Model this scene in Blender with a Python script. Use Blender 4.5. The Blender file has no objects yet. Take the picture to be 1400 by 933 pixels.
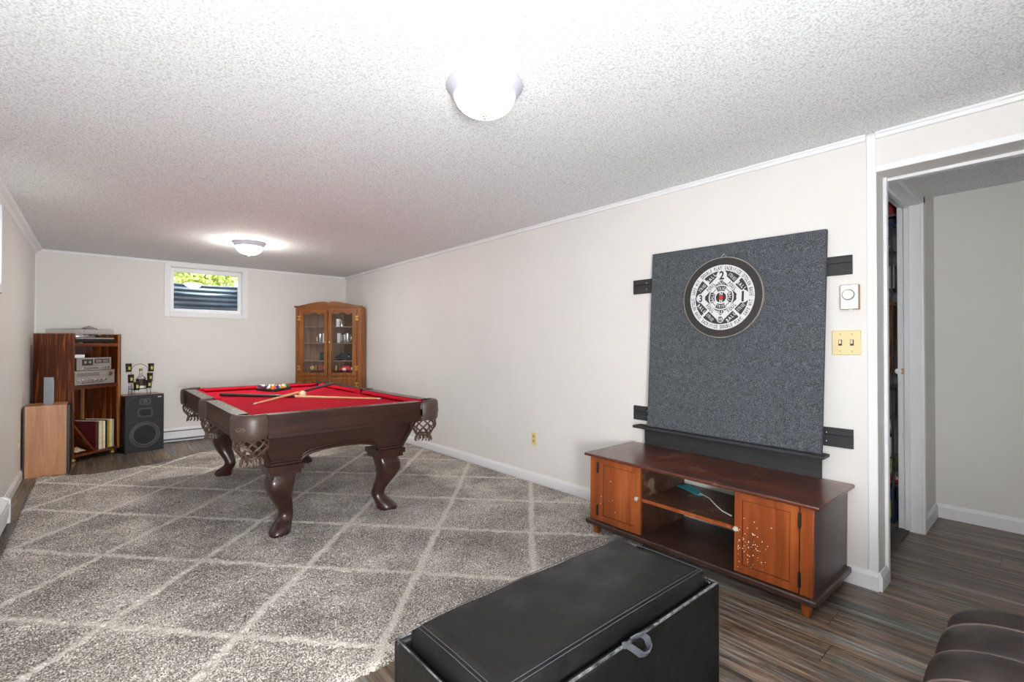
import bpy, bmesh, math, random
from mathutils import Vector, Matrix
random.seed(7)
SC = bpy.context.scene
COL = SC.collection
PI = math.pi
def R(a): return math.radians(a)
def lin(c):
    c = c/255.0
    return c/12.92 if c <= 0.04045 else ((c+0.055)/1.055)**2.4
def rgb(r, g, b): return (lin(r), lin(g), lin(b), 1.0)

# ------------------------------------------------------------------ mesh builder
class MB:
    def __init__(s):
        s.v = []; s.f = []; s.m = []; s.cur = 0; s.T = None
    def add(s, vs, fs):
        b = len(s.v)
        if s.T is not None: vs = [s.T @ Vector(v) for v in vs]
        s.v += [tuple(v) for v in vs]
        s.f += [tuple(i+b for i in f) for f in fs]
        s.m += [s.cur]*len(fs)
        return s
    def mat(s, i): s.cur = i; return s
    def at(s, T): s.T = T; return s
    def box(s, x0, x1, y0, y1, z0, z1):
        return s.add([(x0,y0,z0),(x1,y0,z0),(x1,y1,z0),(x0,y1,z0),(x0,y0,z1),(x1,y0,z1),(x1,y1,z1),(x0,y1,z1)],
              [(0,3,2,1),(4,5,6,7),(0,1,5,4),(1,2,6,5),(2,3,7,6),(3,0,4,7)])
    def hexa(s, a, b):   # two 4-point rings
        return s.loft([a, b])
    def loft(s, rings, cap0=True, cap1=True, closed=True):
        n = len(rings[0]); vs = [p for r in rings for p in r]; fs = []
        for i in range(len(rings)-1):
            for j in range(n if closed else n-1):
                k = (j+1) % n
                fs.append((i*n+j, i*n+k, (i+1)*n+k, (i+1)*n+j))
        if closed and cap0: fs.append(tuple(range(n-1, -1, -1)))
        if closed and cap1: fs.append(tuple((len(rings)-1)*n+j for j in range(n)))
        return s.add(vs, fs)
    def prism(s, poly, h0, h1, ax='z'):
        if ax == 'z': f = lambda p, h: (p[0], p[1], h)
        elif ax == 'y': f = lambda p, h: (p[0], h, p[1])
        else: f = lambda p, h: (h, p[0], p[1])
        return s.loft([[f(p, h0) for p in poly], [f(p, h1) for p in poly]])
    def tube(s, pts, r, n=8, closed=False):
        pts = [Vector(p) for p in pts]; N = len(pts)
        rs = r if isinstance(r, (list, tuple)) else [r]*N
        rings = []; up = None
        for i, p in enumerate(pts):
            if closed: d = pts[(i+1) % N]-pts[i-1]
            else: d = pts[min(i+1, N-1)]-pts[max(i-1, 0)]
            if d.length < 1e-9: d = Vector((0,0,1))
            d.normalize()
            if up is None:
                up = Vector((0,0,1)) if abs(d.z) < .9 else Vector((1,0,0))
            u = up-d*up.dot(d)
            if u.length < 1e-6: u = d.orthogonal()
            u.normalize(); w = d.cross(u); up = u
            rings.append([p+(u*math.cos(2*PI*k/n)+w*math.sin(2*PI*k/n))*rs[i] for k in range(n)])
        if closed:
            rings.append(rings[0]); return s.loft(rings, False, False)
        return s.loft(rings)
    def cyl(s, p0, p1, r0, r1=None, n=20):
        return s.tube([p0, p1], [r0, r0 if r1 is None else r1], n)
    def lathe(s, prof, c=(0,0,0), n=28, ax='z', a0=0, a1=2*PI):
        full = abs(a1-a0-2*PI) < 1e-6
        rings = []
        for r, h in prof:
            ring = []
            for k in range(n if full else n+1):
                a = a0+(a1-a0)*k/n
                x, y = r*math.cos(a), r*math.sin(a)
                if ax == 'z': q = (c[0]+x, c[1]+y, c[2]+h)
                elif ax == 'y': q = (c[0]+x, c[1]+h, c[2]+y)
                else: q = (c[0]+h, c[1]+x, c[2]+y)
                ring.append(q)
            rings.append(ring)
        return s.loft(rings, True, True, full)
    def ball(s, c, r, n=20, m=12, sc=(1,1,1)):
        prof = [(max(r*math.sin(PI*i/m), 1e-4), -r*math.cos(PI*i/m)) for i in range(m+1)]
        b = len(s.v)
        T = s.T
        s.T = (T or Matrix()) @ Matrix.Translation(c) @ Matrix.Diagonal((sc[0], sc[1], sc[2], 1))
        s.lathe(prof, n=n); s.T = T
        return s
    def grid(s, fn, nu, nv):
        vs = [fn(i/nu, j/nv) for j in range(nv+1) for i in range(nu+1)]
        fs = [(j*(nu+1)+i, j*(nu+1)+i+1, (j+1)*(nu+1)+i+1, (j+1)*(nu+1)+i) for j in range(nv) for i in range(nu)]
        return s.add(vs, fs)
    def build(s, name, mats, parent=None, bevel=0, seg=2, ang=40, sub=0, flat=False):
        me = bpy.data.meshes.new(name)
        me.from_pydata(s.v, [], s.f)
        if not isinstance(mats, (list, tuple)): mats = [mats]
        for m in mats: me.materials.append(m)
        for p, mi in zip(me.polygons, s.m): p.material_index = mi
        bm = bmesh.new(); bm.from_mesh(me)
        bmesh.ops.recalc_face_normals(bm, faces=bm.faces)
        bm.to_mesh(me); bm.free()
        if not flat:
            me.shade_smooth(); me.set_sharp_from_angle(angle=R(ang))
        me.update()
        o = bpy.data.objects.new(name, me); COL.objects.link(o)
        if parent: o.parent = parent
        if bevel:
            b = o.modifiers.new('bevel', 'BEVEL'); b.width = bevel; b.segments = seg
            b.limit_method = 'ANGLE'; b.angle_limit = R(35); b.harden_normals = False
        if sub:
            q = o.modifiers.new('sub', 'SUBSURF'); q.levels = sub; q.render_levels = sub
        return o

def thing(name, label, cat, loc=(0,0,0), rotz=0, group=None, rot=None):
    o = bpy.data.objects.new(name, None); COL.objects.link(o)
    o.empty_display_size = .05
    o.location = loc; o.rotation_euler = rot if rot else (0, 0, rotz)
    o['label'] = label; o['category'] = cat
    if group: o['group'] = group
    return o
def tag(o, label, cat, group=None, kind=None):
    o['label'] = label; o['category'] = cat
    if group: o['group'] = group
    if kind: o['kind'] = kind
    return o
def struct(o): o['kind'] = 'structure'; return o
def copy_tree(o, parent=None):
    c = o.copy(); COL.objects.link(c)
    if parent: c.parent = parent
    for ch in list(o.children): copy_tree(ch, c)
    return c
def dup(o, loc, label, rotz=None, group=None):
    c = copy_tree(o); c.location = loc
    if rotz is not None: c.rotation_euler = (0, 0, rotz)
    c['label'] = label
    if group: c['group'] = group
    return c

# ------------------------------------------------------------------ materials
class NT:
    def __init__(s, name):
        s.m = bpy.data.materials.new(name); s.m.use_nodes = True
        s.t = s.m.node_tree; s.t.nodes.clear()
        s.out = s.n('ShaderNodeOutputMaterial'); s.b = s.n('ShaderNodeBsdfPrincipled')
        s.l(s.b.outputs[0], s.out.inputs[0]); s._co = None
    def n(s, typ, **kw):
        q = s.t.nodes.new(typ)
        for k, v in kw.items(): setattr(q, k, v)
        return q
    def l(s, a, b): s.t.links.new(a, b)
    def co(s, kind='Object'):
        if s._co is None: s._co = s.n('ShaderNodeTexCoord')
        return s._co.outputs[kind]
    def mapping(s, scale=(1,1,1), rot=(0,0,0), loc=(0,0,0), src=None):
        q = s.n('ShaderNodeMapping'); q.inputs['Scale'].default_value = scale
        q.inputs['Rotation'].default_value = rot; q.inputs['Location'].default_value = loc
        s.l(src or s.co(), q.inputs['Vector']); return q.outputs[0]
    def noise(s, scale, detail=4, rough=.55, dist=0, vec=None):
        q = s.n('ShaderNodeTexNoise'); q.inputs['Scale'].default_value = scale
        q.inputs['Detail'].default_value = detail; q.inputs['Roughness'].default_value = rough
        q.inputs['Distortion'].default_value = dist
        s.l(vec or s.co(), q.inputs['Vector']); return q.outputs[0]
    def math(s, op, a, b=0.0, c=None):
        q = s.n('ShaderNodeMath', operation=op)
        for i, x in enumerate((a, b) if c is None else (a, b, c)):
            if isinstance(x, (int, float)): q.inputs[i].default_value = x
            else: s.l(x, q.inputs[i])
        return q.outputs[0]
    def ramp(s, fac, stops, interp='LINEAR'):
        q = s.n('ShaderNodeValToRGB'); q.color_ramp.interpolation = interp
        e = q.color_ramp.elements
        while len(e) < len(stops): e.new(.5)
        for x, (p, c) in zip(e, stops): x.position = p; x.color = c
        s.l(fac, q.inputs[0]); return q.outputs[0]
    def mix(s, fac, a, b, mode='MIX'):
        q = s.n('ShaderNodeMix', data_type='RGBA', blend_type=mode)
        for i, x in ((0, fac), (6, a), (7, b)):
            if isinstance(x, (int, float)): q.inputs[i].default_value = x
            elif isinstance(x, tuple): q.inputs[i].default_value = x
            else: s.l(x, q.inputs[i])
        return q.outputs[2]
    def base(s, c):
        if isinstance(c, tuple): s.b.inputs['Base Color'].default_value = c
        else: s.l(c, s.b.inputs['Base Color'])
    def set(s, rough=.5, metal=0, spec=.5, coat=0):
        s.b.inputs['Roughness'].default_value = rough; s.b.inputs['Metallic'].default_value = metal
        s.b.inputs['Specular IOR Level'].default_value = spec; s.b.inputs['Coat Weight'].default_value = coat
        s.b.inputs['Coat Roughness'].default_value = .15
        return s
    def bump(s, h, strength=.3, dist=.005):
        q = s.n('ShaderNodeBump'); q.inputs['Strength'].default_value = strength
        q.inputs['Distance'].default_value = dist
        s.l(h, q.inputs['Height']); s.l(q.outputs[0], s.b.inputs['Normal'])
def dark(c, k): return (c[0]*k, c[1]*k, c[2]*k, 1)
def plain(name, c, rough=.5, metal=0, spec=.5, var=.12, vs=14, bump=0, bs=120, coat=0):
    t = NT(name); t.set(rough, metal, spec, coat)
    n = t.noise(vs, 5, .6)
    t.base(t.ramp(n, [(.3, dark(c, 1-var)), (.7, dark(c, 1+var*.5))]))
    if bump: t.bump(t.noise(bs, 3), bump, .002)
    return t.m
def wood(name, c0, c1, ax='X', scale=1.0, rough=.35, coat=.2, wear=None, c2=None, dist=.8):
    t = NT(name); t.set(rough, 0, .5, coat)
    sc = {'X': (1.6, 26, 26), 'Y': (26, 1.6, 26), 'Z': (26, 26, 1.6)}[ax]
    v = t.mapping(tuple(a*scale for a in sc))
    n = t.noise(1.0, 7, .62, dist, v)
    n2 = t.noise(3.0*scale, 3, .5)
    f = t.math('ADD', t.math('MULTIPLY', n, .75), t.math('MULTIPLY', n2, .25))
    st = [(.33, c0), (.66, c1)] if c2 is None else [(.34, c0), (.5, c2), (.64, c1)]
    c = t.ramp(f, st)
    if wear:
        w = t.noise(wear[0], 8, .75)
        c = t.mix(t.ramp(w, [(wear[1], (0,0,0,1)), (wear[1]+.06, (1,1,1,1))]), c, wear[2])
    t.base(c)
    t.bump(n, .12, .001)
    return t.m
def glass(name, tint=(1,1,1,1), refl=.12, rough=.0, alpha_tint=1.0):
    t = NT(name)
    tr = t.n('ShaderNodeBsdfTransparent'); tr.inputs[0].default_value = tint
    gl = t.n('ShaderNodeBsdfGlossy'); gl.inputs['Roughness'].default_value = rough
    fr = t.n('ShaderNodeFresnel'); fr.inputs[0].default_value = 1.5
    mx = t.n('ShaderNodeMixShader')
    ge = t.n('ShaderNodeNewGeometry'); fc = t.math('MULTIPLY', t.math('MULTIPLY', fr.outputs[0], refl/.04), t.math('SUBTRACT', 1, ge.outputs['Backfacing']))
    t.l(fc, mx.inputs[0]); t.l(tr.outputs[0], mx.inputs[1]); t.l(gl.outputs[0], mx.inputs[2])
    t.l(mx.outputs[0], t.out.inputs[0]); t.t.nodes.remove(t.b)
    return t.m
def emit(name, c, strength):
    t = NT(name); t.set(.3)
    t.base(c); t.b.inputs['Emission Color'].default_value = c; t.b.inputs['Emission Strength'].default_value = strength
    return t.m

# wall paint, with a very light orange-peel
def paint(name, c, bs=160, st=.25, var=.02, rough=.55):
    t = NT(name); t.set(rough, 0, .35)
    n = t.noise(2.2, 4)
    t.base(t.ramp(n, [(.3, dark(c, 1-var)), (.7, dark(c, 1+var))]))
    t.bump(t.noise(bs, 4, .6), st, .003)
    return t.m
m_wall = paint('greige_wall_paint', rgb(221, 219, 216))
m_trim = paint('white_trim_paint', rgb(230, 231, 233), 60, .05, .01, .35)
m_white = plain('white_enamel', rgb(240, 241, 243), .35, var=.03)
def ceil_mat():
    t = NT('popcorn_ceiling'); t.set(.9, 0, .2)
    n1 = t.noise(120, 4, .7); v = t.n('ShaderNodeTexVoronoi'); v.inputs['Scale'].default_value = 130
    t.l(t.co(), v.inputs['Vector'])
    h = t.math('SUBTRACT', n1, t.math('MULTIPLY', v.outputs['Distance'], .55))
    t.base(t.ramp(h, [(.0, rgb(200,201,203)), (.30, rgb(236,238,240)), (.6, rgb(246,247,249))]))  # pits coloured greyer: speckle shadows of the popcorn painted in
    t.bump(h, .32, .006)
    return t.m
m_ceil = ceil_mat()
def floor_mat():
    t = NT('vinyl_plank_floor'); t.set(.38, 0, .5)
    sp = t.n('ShaderNodeSeparateXYZ'); t.l(t.co(), sp.inputs[0])
    xr = t.math('DIVIDE', sp.outputs[0], .152); row = t.math('FLOOR', xr)
    wn = t.n('ShaderNodeTexWhiteNoise', noise_dimensions='1D'); t.l(row, wn.inputs['W'])
    yy = t.math('ADD', t.math('DIVIDE', sp.outputs[1], 1.22), wn.outputs['Value']); pid = t.math('FLOOR', yy)
    cb = t.n('ShaderNodeCombineXYZ'); t.l(row, cb.inputs[0]); t.l(pid, cb.inputs[1])
    w2 = t.n('ShaderNodeTexWhiteNoise', noise_dimensions='2D'); t.l(cb.outputs[0], w2.inputs['Vector'])
    off = t.n('ShaderNodeVectorMath', operation='MULTIPLY_ADD')
    t.l(w2.outputs['Color'], off.inputs[0]); off.inputs[1].default_value = (7, 9, 5); t.l(t.co(), off.inputs[2])
    v = t.mapping((34, 1.7, 1), src=off.outputs[0])
    n = t.noise(1, 8, .68, .5, v)
    v2 = t.mapping((9, 1.1, 1), src=off.outputs[0]); n2 = t.noise(1, 4, .6, .6, v2)
    c = t.ramp(n, [(.32, rgb(36,34,32)), (.44, rgb(78,74,69)), (.53, rgb(112,106,98)), (.67, rgb(164,155,142))])
    c = t.mix(t.ramp(n2, [(.42, (0,0,0,1)), (.62, (1,1,1,1))]), c, t.ramp(n, [(.32, rgb(50,41,33)), (.66, rgb(154,126,101))]))
    v3 = t.mapping((150, 9, 1), src=off.outputs[0]); n3 = t.noise(1, 4, .7, .2, v3)
    c = t.mix(1.0, c, t.ramp(n3, [(.32, (.55,.55,.55,1)), (.52, (1,1,1,1)), (.68, (1.0,1.0,1.0,1))]), 'MULTIPLY')
    c = t.mix(t.ramp(n3, [(.58, (0,0,0,1)), (.70, (.5,.5,.5,1))]), c, rgb(168,158,146))
    tq = t.ramp(n2, [(.30, (1,1,1,1)), (.46, (0,0,0,1))])
    c = t.mix(t.math('MULTIPLY', tq, .7), c, t.ramp(n, [(.32, rgb(41,47,48)), (.66, rgb(126,137,134))]))
    tone = t.math('ADD', t.math('MULTIPLY', w2.outputs['Value'], .5), .68)
    c = t.mix(1.0, c, tone, 'MULTIPLY')
    fx = t.math('FRACT', xr); fy = t.math('FRACT', yy)
    g1 = t.math('LESS_THAN', t.math('MINIMUM', fx, t.math('SUBTRACT', 1, fx)), .011)
    g2 = t.math('LESS_THAN', t.math('MINIMUM', fy, t.math('SUBTRACT', 1, fy)), .0016)
    g = t.math('MAXIMUM', g1, g2)
    c = t.mix(t.math('MULTIPLY', g, .7), c, rgb(22,20,18))
    t.base(c); t.bump(t.math('SUBTRACT', n, g), .25, .002)
    return t.m
m_floor = floor_mat()
RUGC = (1.24, 4.0)
def rug_mat():
    t = NT('shag_rug_pile'); t.set(1.0, 0, .05)
    b = t.b; b.inputs['Sheen Weight'].default_value = .25; b.inputs['Sheen Roughness'].default_value = .6
    sp = t.n('ShaderNodeSeparateXYZ')
    wob = t.n('ShaderNodeTexNoise'); wob.inputs['Scale'].default_value = 7; wob.inputs['Detail'].default_value = 5
    t.l(t.co(), wob.inputs['Vector'])
    wv = t.n('ShaderNodeVectorMath', operation='MULTIPLY_ADD'); t.l(wob.outputs['Color'], wv.inputs[0])
    wv.inputs[1].default_value = (.05, .05, 0); t.l(t.co(), wv.inputs[2])
    fuz = t.n('ShaderNodeTexNoise'); fuz.inputs['Scale'].default_value = 120; fuz.inputs['Detail'].default_value = 2
    t.l(t.co(), fuz.inputs['Vector'])
    wv2 = t.n('ShaderNodeVectorMath', operation='MULTIPLY_ADD'); t.l(fuz.outputs['Color'], wv2.inputs[0])
    wv2.inputs[1].default_value = (.03, .03, 0); t.l(wv.outputs[0], wv2.inputs[2])
    t.l(wv2.outputs[0], sp.inputs[0])
    a = t.math('DIVIDE', t.math('ADD', sp.outputs[0], RUGC[0]-.868-.04), .84)
    c = t.math('DIVIDE', t.math('ADD', sp.outputs[1], RUGC[1]-2.721-.04), .915)
    def dist(u):
        f = t.math('FRACT', u); return t.math('MINIMUM', f, t.math('SUBTRACT', 1, f))
    d = t.math('MINIMUM', dist(t.math('ADD', a, c)), dist(t.math('SUBTRACT', c, a)))
    n = t.noise(150, 3, .7); big = t.noise(2.3, 4, .6)
    f = t.math('ADD', n, t.math('MULTIPLY', t.math('SUBTRACT', big, .5), .30))
    pile = t.ramp(f, [(.36, rgb(50,43,37)), (.46, rgb(126,115,105)), (.53, rgb(176,166,155)), (.61, rgb(244,238,230))])
    cream = t.ramp(n, [(.34, rgb(160,150,138)), (.5, rgb(214,206,194)), (.6, rgb(240,235,226))])
    fac = t.ramp(d, [(.018, (1,1,1,1)), (.043, (0,0,0,1))])
    t.base(t.mix(fac, pile, cream))
    t.bump(t.math('ADD', n, t.math('MULTIPLY', fac, .5)), .7, .012)
    return t.m
m_rug = rug_mat()
m_mahog = wood('mahogany_stain_horizontal', rgb(34,19,16), rgb(66,39,32), 'X', 1, .34, .25)
m_mahog_y = wood('mahogany_stain_lengthwise', rgb(34,19,16), rgb(66,39,32), 'Y', 1, .34, .25)
m_mahog_z = wood('mahogany_stain_upright', rgb(34,18,15), rgb(64,37,30), 'Z', 1, .32, .25)
m_felt = plain('red_billiard_cloth', rgb(196,16,44), .95, spec=.1, var=.06, vs=5, bump=.2, bs=400)
m_leather_p = plain('brown_pocket_leather', rgb(74,58,51), .4, var=.1, bump=.15, bs=160)
m_ivory = plain('ivory_inlay', rgb(232,224,205), .3, var=.02)
m_black = plain('black_satin', rgb(20,20,21), .45, var=.1)
m_blackwood = wood('black_stained_board', rgb(26,26,28), rgb(50,50,52), 'Y', 1, .6, 0)
m_cherry_top = wood('dark_cherry_top', rgb(44,17,10), rgb(104,52,34), 'Y', .7, .3, .3, wear=(5, .56, rgb(122,76,58)))
m_cherry_dark = wood('dark_cherry_side', rgb(34,20,15), rgb(68,44,36), 'Z', 1, .4, .2)
m_cherry_in = wood('dark_cherry_inside', rgb(40,24,18), rgb(88,56,42), 'Y', .8, .42, .1, wear=(6, .57, rgb(122,98,84)))
m_cherry_door = wood('orange_cherry_door', rgb(104,47,16), rgb(160,86,38), 'Z', .5, .38, .25, c2=rgb(134,64,24))
m_oak_z = wood('honey_oak_upright', rgb(96,50,14), rgb(168,100,38), 'Z', 1, .35, .25)
m_oak_x = wood('honey_oak_across', rgb(92,48,14), rgb(160,94,36), 'X', 1, .35, .25)
m_oak_in = wood('cabinet_inside', rgb(108,84,68), rgb(166,136,114), 'Z', 1, .5, .0)
m_rose_z = wood('rosewood_veneer_upright', rgb(52,19,6), rgb(188,104,46), 'Z', .55, .35, .25, c2=rgb(96,42,15), dist=2.2)
m_rose_x = wood('rosewood_veneer_across', rgb(52,20,8), rgb(140,72,34), 'X', .7, .35, .25, c2=rgb(96,44,20))
m_walnut = wood('walnut_veneer', rgb(158,104,62), rgb(196,142,96), 'Z', .8, .42, .1)
m_walnut_top = wood('walnut_top', rgb(120,84,66), rgb(168,130,110), 'X', .8, .4, .1)
m_bleather = NT('black_bonded_leather').set(.36, 0, .4)
def _bl():
    t = m_bleather; n = t.noise(55, 6, .65); w = t.noise(5, 8, .8)
    c = t.ramp(n, [(.3, rgb(7,7,7)), (.7, rgb(17,17,17))])
    t.base(t.mix(t.ramp(w, [(.68, (0,0,0,1)), (.76, (.4,.4,.4,1))]), c, rgb(90,90,90)))
    t.l(t.ramp(t.noise(9, 5, .6), [(.3, (.36,)*3+(1,)), (.7, (.58,)*3+(1,))]), t.b.inputs['Roughness'])
    t.bump(t.math('ADD', n, t.math('MULTIPLY', t.noise(9, 4), 2)), .35, .003)
    return t.m
m_bleather = _bl()
m_stitch = plain('grey_seam_thread', rgb(58,58,60), .7)
_t = NT('scuffed_leather_edge'); _t.set(.5)
_t.base(_t.ramp(_t.noise(26, 6, .7), [(.42, rgb(26,26,27)), (.62, rgb(112,112,114))])); m_scuff = _t.m
def _br():
    t = NT('brown_recliner_leather').set(.45, 0, .4)
    n = t.noise(140, 4, .6)
    t.base(t.ramp(t.noise(18, 5), [(.3, rgb(20,15,13)), (.7, rgb(38,29,25))])); t.bump(n, .25, .002)
    return t.m
m_brleather = _br()
m_brseam = plain('brown_leather_seam', rgb(96,82,74), .5)
def _carpet():
    t = NT('charcoal_carpet').set(1, 0, .05)
    n = t.noise(230, 3, .75)
    n2 = t.noise(40, 4, .7)
    f = t.math('ADD', t.math('MULTIPLY', n, .85), t.math('MULTIPLY', n2, .15))
    t.base(t.ramp(f, [(.36, rgb(46,49,53)), (.5, rgb(76,80,85)), (.63, rgb(122,126,132))])); t.bump(n, .6, .006)
    return t.m
m_carpet = _carpet()
m_boardblk = plain('dartboard_black_face', rgb(44,41,40), .55, var=.2, vs=9)
m_boardwht = plain('dartboard_white_print', rgb(206,206,208), .6, var=.02)
m_ink = plain('dartboard_black_print', rgb(34,33,33), .6)
m_red = plain('red_print', rgb(206,30,46), .5)
m_steel = plain('brushed_steel', rgb(176,176,178), .3, .9, var=.08)
m_chrome = plain('chrome', rgb(220,220,222), .15, 1, var=.02)
m_brass = plain('brass', rgb(206,160,96), .35, .75, var=.1)
m_almond = plain('almond_plastic', rgb(222,206,158), .4, var=.03)
m_almond_d = plain('almond_outlet', rgb(196,170,118), .4, var=.05)
m_slot = plain('dark_slot', rgb(40,34,28), .6)
m_silver = plain('silver_faceplate', rgb(172,170,166), .35, .55, var=.06)
m_greywell = plain('grey_metal', rgb(150,154,162), .35, .5, var=.15)
m_bowl = emit('lamp_bowl_glass', (1, .965, .92, 1), 3.2)
m_bowl_far = emit('lamp_bowl_glass_bright', (1, .955, .88, 1), 72)
m_clear = glass('clear_glass', (.97,.98,.98,1), .05)
m_window_glass = glass('window_glass', (.93,.96,.97,1), .09)
m_cabglass = glass('cabinet_glass', (.99,.99,.99,1), .05)
m_mugglass = glass('mug_glass', (.9,.92,.93,1), .6, .25)
m_cover = glass('dust_cover_acrylic', (.95,.95,.95,1), .045)
# ------------------------------------------------------------------ the setting
H = 2.30; XL = -.53; XR = 2.96; YB = 7.45; YE = .62; XH = 4.56; YF = -4.2; ZH = 2.10
struct(MB().box(XL-.2, XH+.3, YF-.2, YB+.25, -.12, 0).build('floor', m_floor))
struct(MB().box(XL-.2, 5.3, YF-.2, YB+.25, H, H+.25).build('ceiling', m_ceil))
# back wall with the window opening
WX0, WX1, WZ0, WZ1 = .69, 1.51, 1.652, 2.238
b = MB()
b.box(XL-.2, WX0, YB, YB+.22, 0, H).box(WX1, XR+.18, YB, YB+.22, 0, H)
b.box(WX0, WX1, YB, YB+.22, 0, WZ0).box(WX0, WX1, YB, YB+.22, WZ1, H)
struct(b.build('wall_back', m_wall))
# left wall with a high window of its own
LY0, LY1, LZ0, LZ1 = 3.86, 4.90, 1.66, 2.22
b = MB()
b.box(XL-.2, XL, YF, LY0, 0, H).box(XL-.2, XL, LY1, YB, 0, H).box(XL-.2, XL, LY0, LY1, 0, LZ0).box(XL-.2, XL, LY0, LY1, LZ1, H)
struct(b.build('wall_left', m_wall))
struct(MB().box(XR, XR+.18, YE, YB, 0, H).build('wall_right', m_wall))
struct(MB().box(XR, XR+.18, YF, -1.3, 0, H).build('wall_right_near', m_wall))
struct(MB().box(XR, XR+.18, -1.3, YE, ZH, H).build('wall_header', m_wall))
struct(MB().box(XL-.2, XH+.2, YF-.2, YF, 0, H).build('wall_front', m_wall))
struct(MB().box(XH, XH+.12, YF, YE+.0, 0, H).build('wall_hall', m_wall))
struct(MB().box(4.07, XH+.12, YE, YE+.118, 0, H).build('wall_hall_end', m_wall))
DZ = 2.15
struct(MB().box(XR+.18, 4.07, YE, YE+.13, DZ+.02, H).build('wall_hall_head', m_wall))
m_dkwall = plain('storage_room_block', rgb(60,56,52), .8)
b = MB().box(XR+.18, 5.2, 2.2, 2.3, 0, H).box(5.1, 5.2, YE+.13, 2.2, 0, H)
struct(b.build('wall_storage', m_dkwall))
struct(MB().box(XH+.3, 5.3, YE, 2.3, -.12, 0).build('floor_storage', plain('storage_concrete', rgb(120,118,112), .8)))

# trim: cove strips along the ceiling, end strip, header borders, corner beads
struct(MB().box(XR-.018, XR, .66, YB, H-.032, H).box(XR-.028, XR, .66, YB, H-.012, H).build('trim_1', m_trim, bevel=.004))
struct(MB().box(XR-.016, XR, -1.3, .622, H-.034, H).box(XR-.026, XR, -1.3, .622, H-.014, H).build('trim_2', m_trim, bevel=.004))
struct(MB().box(XR-.007, XR, YE-.0, .660, .0, H-.012).build('trim_3', m_trim, bevel=.002))
struct(MB().box(XR-.005, XR, -1.3, YE, ZH, ZH+.032).box(XR+.150, XR+.186, -1.3, YE-.012, ZH-.016, ZH).build('trim_4', m_trim, bevel=.002))
struct(MB().prism([(XL, H), (XL, H-.062), (XL+.012, H-.058), (XL+.022, H-.03), (XL+.05, H-.018), (XL+.056, H)], YF, YB, 'y').build('trim_5', m_trim))
struct(MB().box(XL, XR, YB-.012, YB, H-.03, H).build('trim_6', m_trim, bevel=.003))
struct(MB().box(XL, XL+.012, YB-.014, YB, .0, H-.06).build('trim_7', m_trim))
def baseboard(name, poly_pts, n, h=.092):
    b = MB()
    for i in range(len(poly_pts)-1):
        (x0, y0), (x1, y1) = poly_pts[i], poly_pts[i+1]
        nx, ny = n[i]
        pr = [(0, 0), (.014, 0), (.014, h-.022), (.009, h-.012), (.006, h), (0, h)]
        rings = [[(x+nx*d, y+ny*d, z) for d, z in pr] for x, y in ((x0, y0), (x1, y1))]
        b.loft(rings)
    return struct(b.build(name, m_trim, ang=25))
baseboard('baseboard_right', [(XR-.002, YB), (XR-.002, YE-.002)], [(-1, 0)])
baseboard('baseboard_return', [(XR-.004, YE-.002), (XR+.135, YE-.002)], [(0, -1)])
baseboard('baseboard_left', [(XL, YF), (XL, YB)], [(1, 0)], .085)
baseboard('baseboard_back', [(XL, YB), (XR, YB)], [(0, -1)])
baseboard('baseboard_hall', [(XH, YF), (XH, YE)], [(-1, 0)], .098)
baseboard('baseboard_hall_end', [(4.13, YE), (XH, YE)], [(0, -1)], .098)

# storage-room door frame
b = MB()
b.box(4.05, 4.072, YE-.004, YE+.120, 0, DZ).box(3.145, 4.072, YE-.004, YE+.120, DZ, DZ+.02).box(3.138, 3.145, YE-.004, YE+.120, 0, DZ)   # jambs
b.box(4.034, 4.05, YE+.055, YE+.085, 0, DZ).box(3.16, 4.05, YE+.055, YE+.085, DZ-.016, DZ)        # stop
b.box(4.056, 4.112, YE-.018, YE, 0, DZ+.05).box(4.066, 4.124, YE-.011, YE, 0, DZ+.062)
b.box(3.085, 3.122, YE-.016, YE, 0, DZ+.05).box(3.085, 4.112, YE-.018, YE, DZ+.006, DZ+.05).box(3.085, 4.124, YE-.011, YE, DZ+.016, DZ+.062)
door = struct(b.build('door_1', m_trim, bevel=.003))
b = MB().box(4.043, 4.0505, YE+.072, YE+.100, 1.036, 1.074)
sp = b.build('strike_plate', m_brass, door, bevel=.002)
b = MB().lathe([(.0001, 0), (.016, 0), (.019, -.006), (.019, -.014), (.010, -.02), (.0001, -.02)], (4.050, YE+.114, 1.055), ax='x')
b.build('latch_rose', m_white, door)['label'] = 'round white latch plate on the door jamb'
struct(MB().box(3.16, 4.06, YE+.06, YE+.135, 0, .012).build('trim_8', plain('dark_threshold', rgb(58,50,42), .5), bevel=.003))

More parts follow.
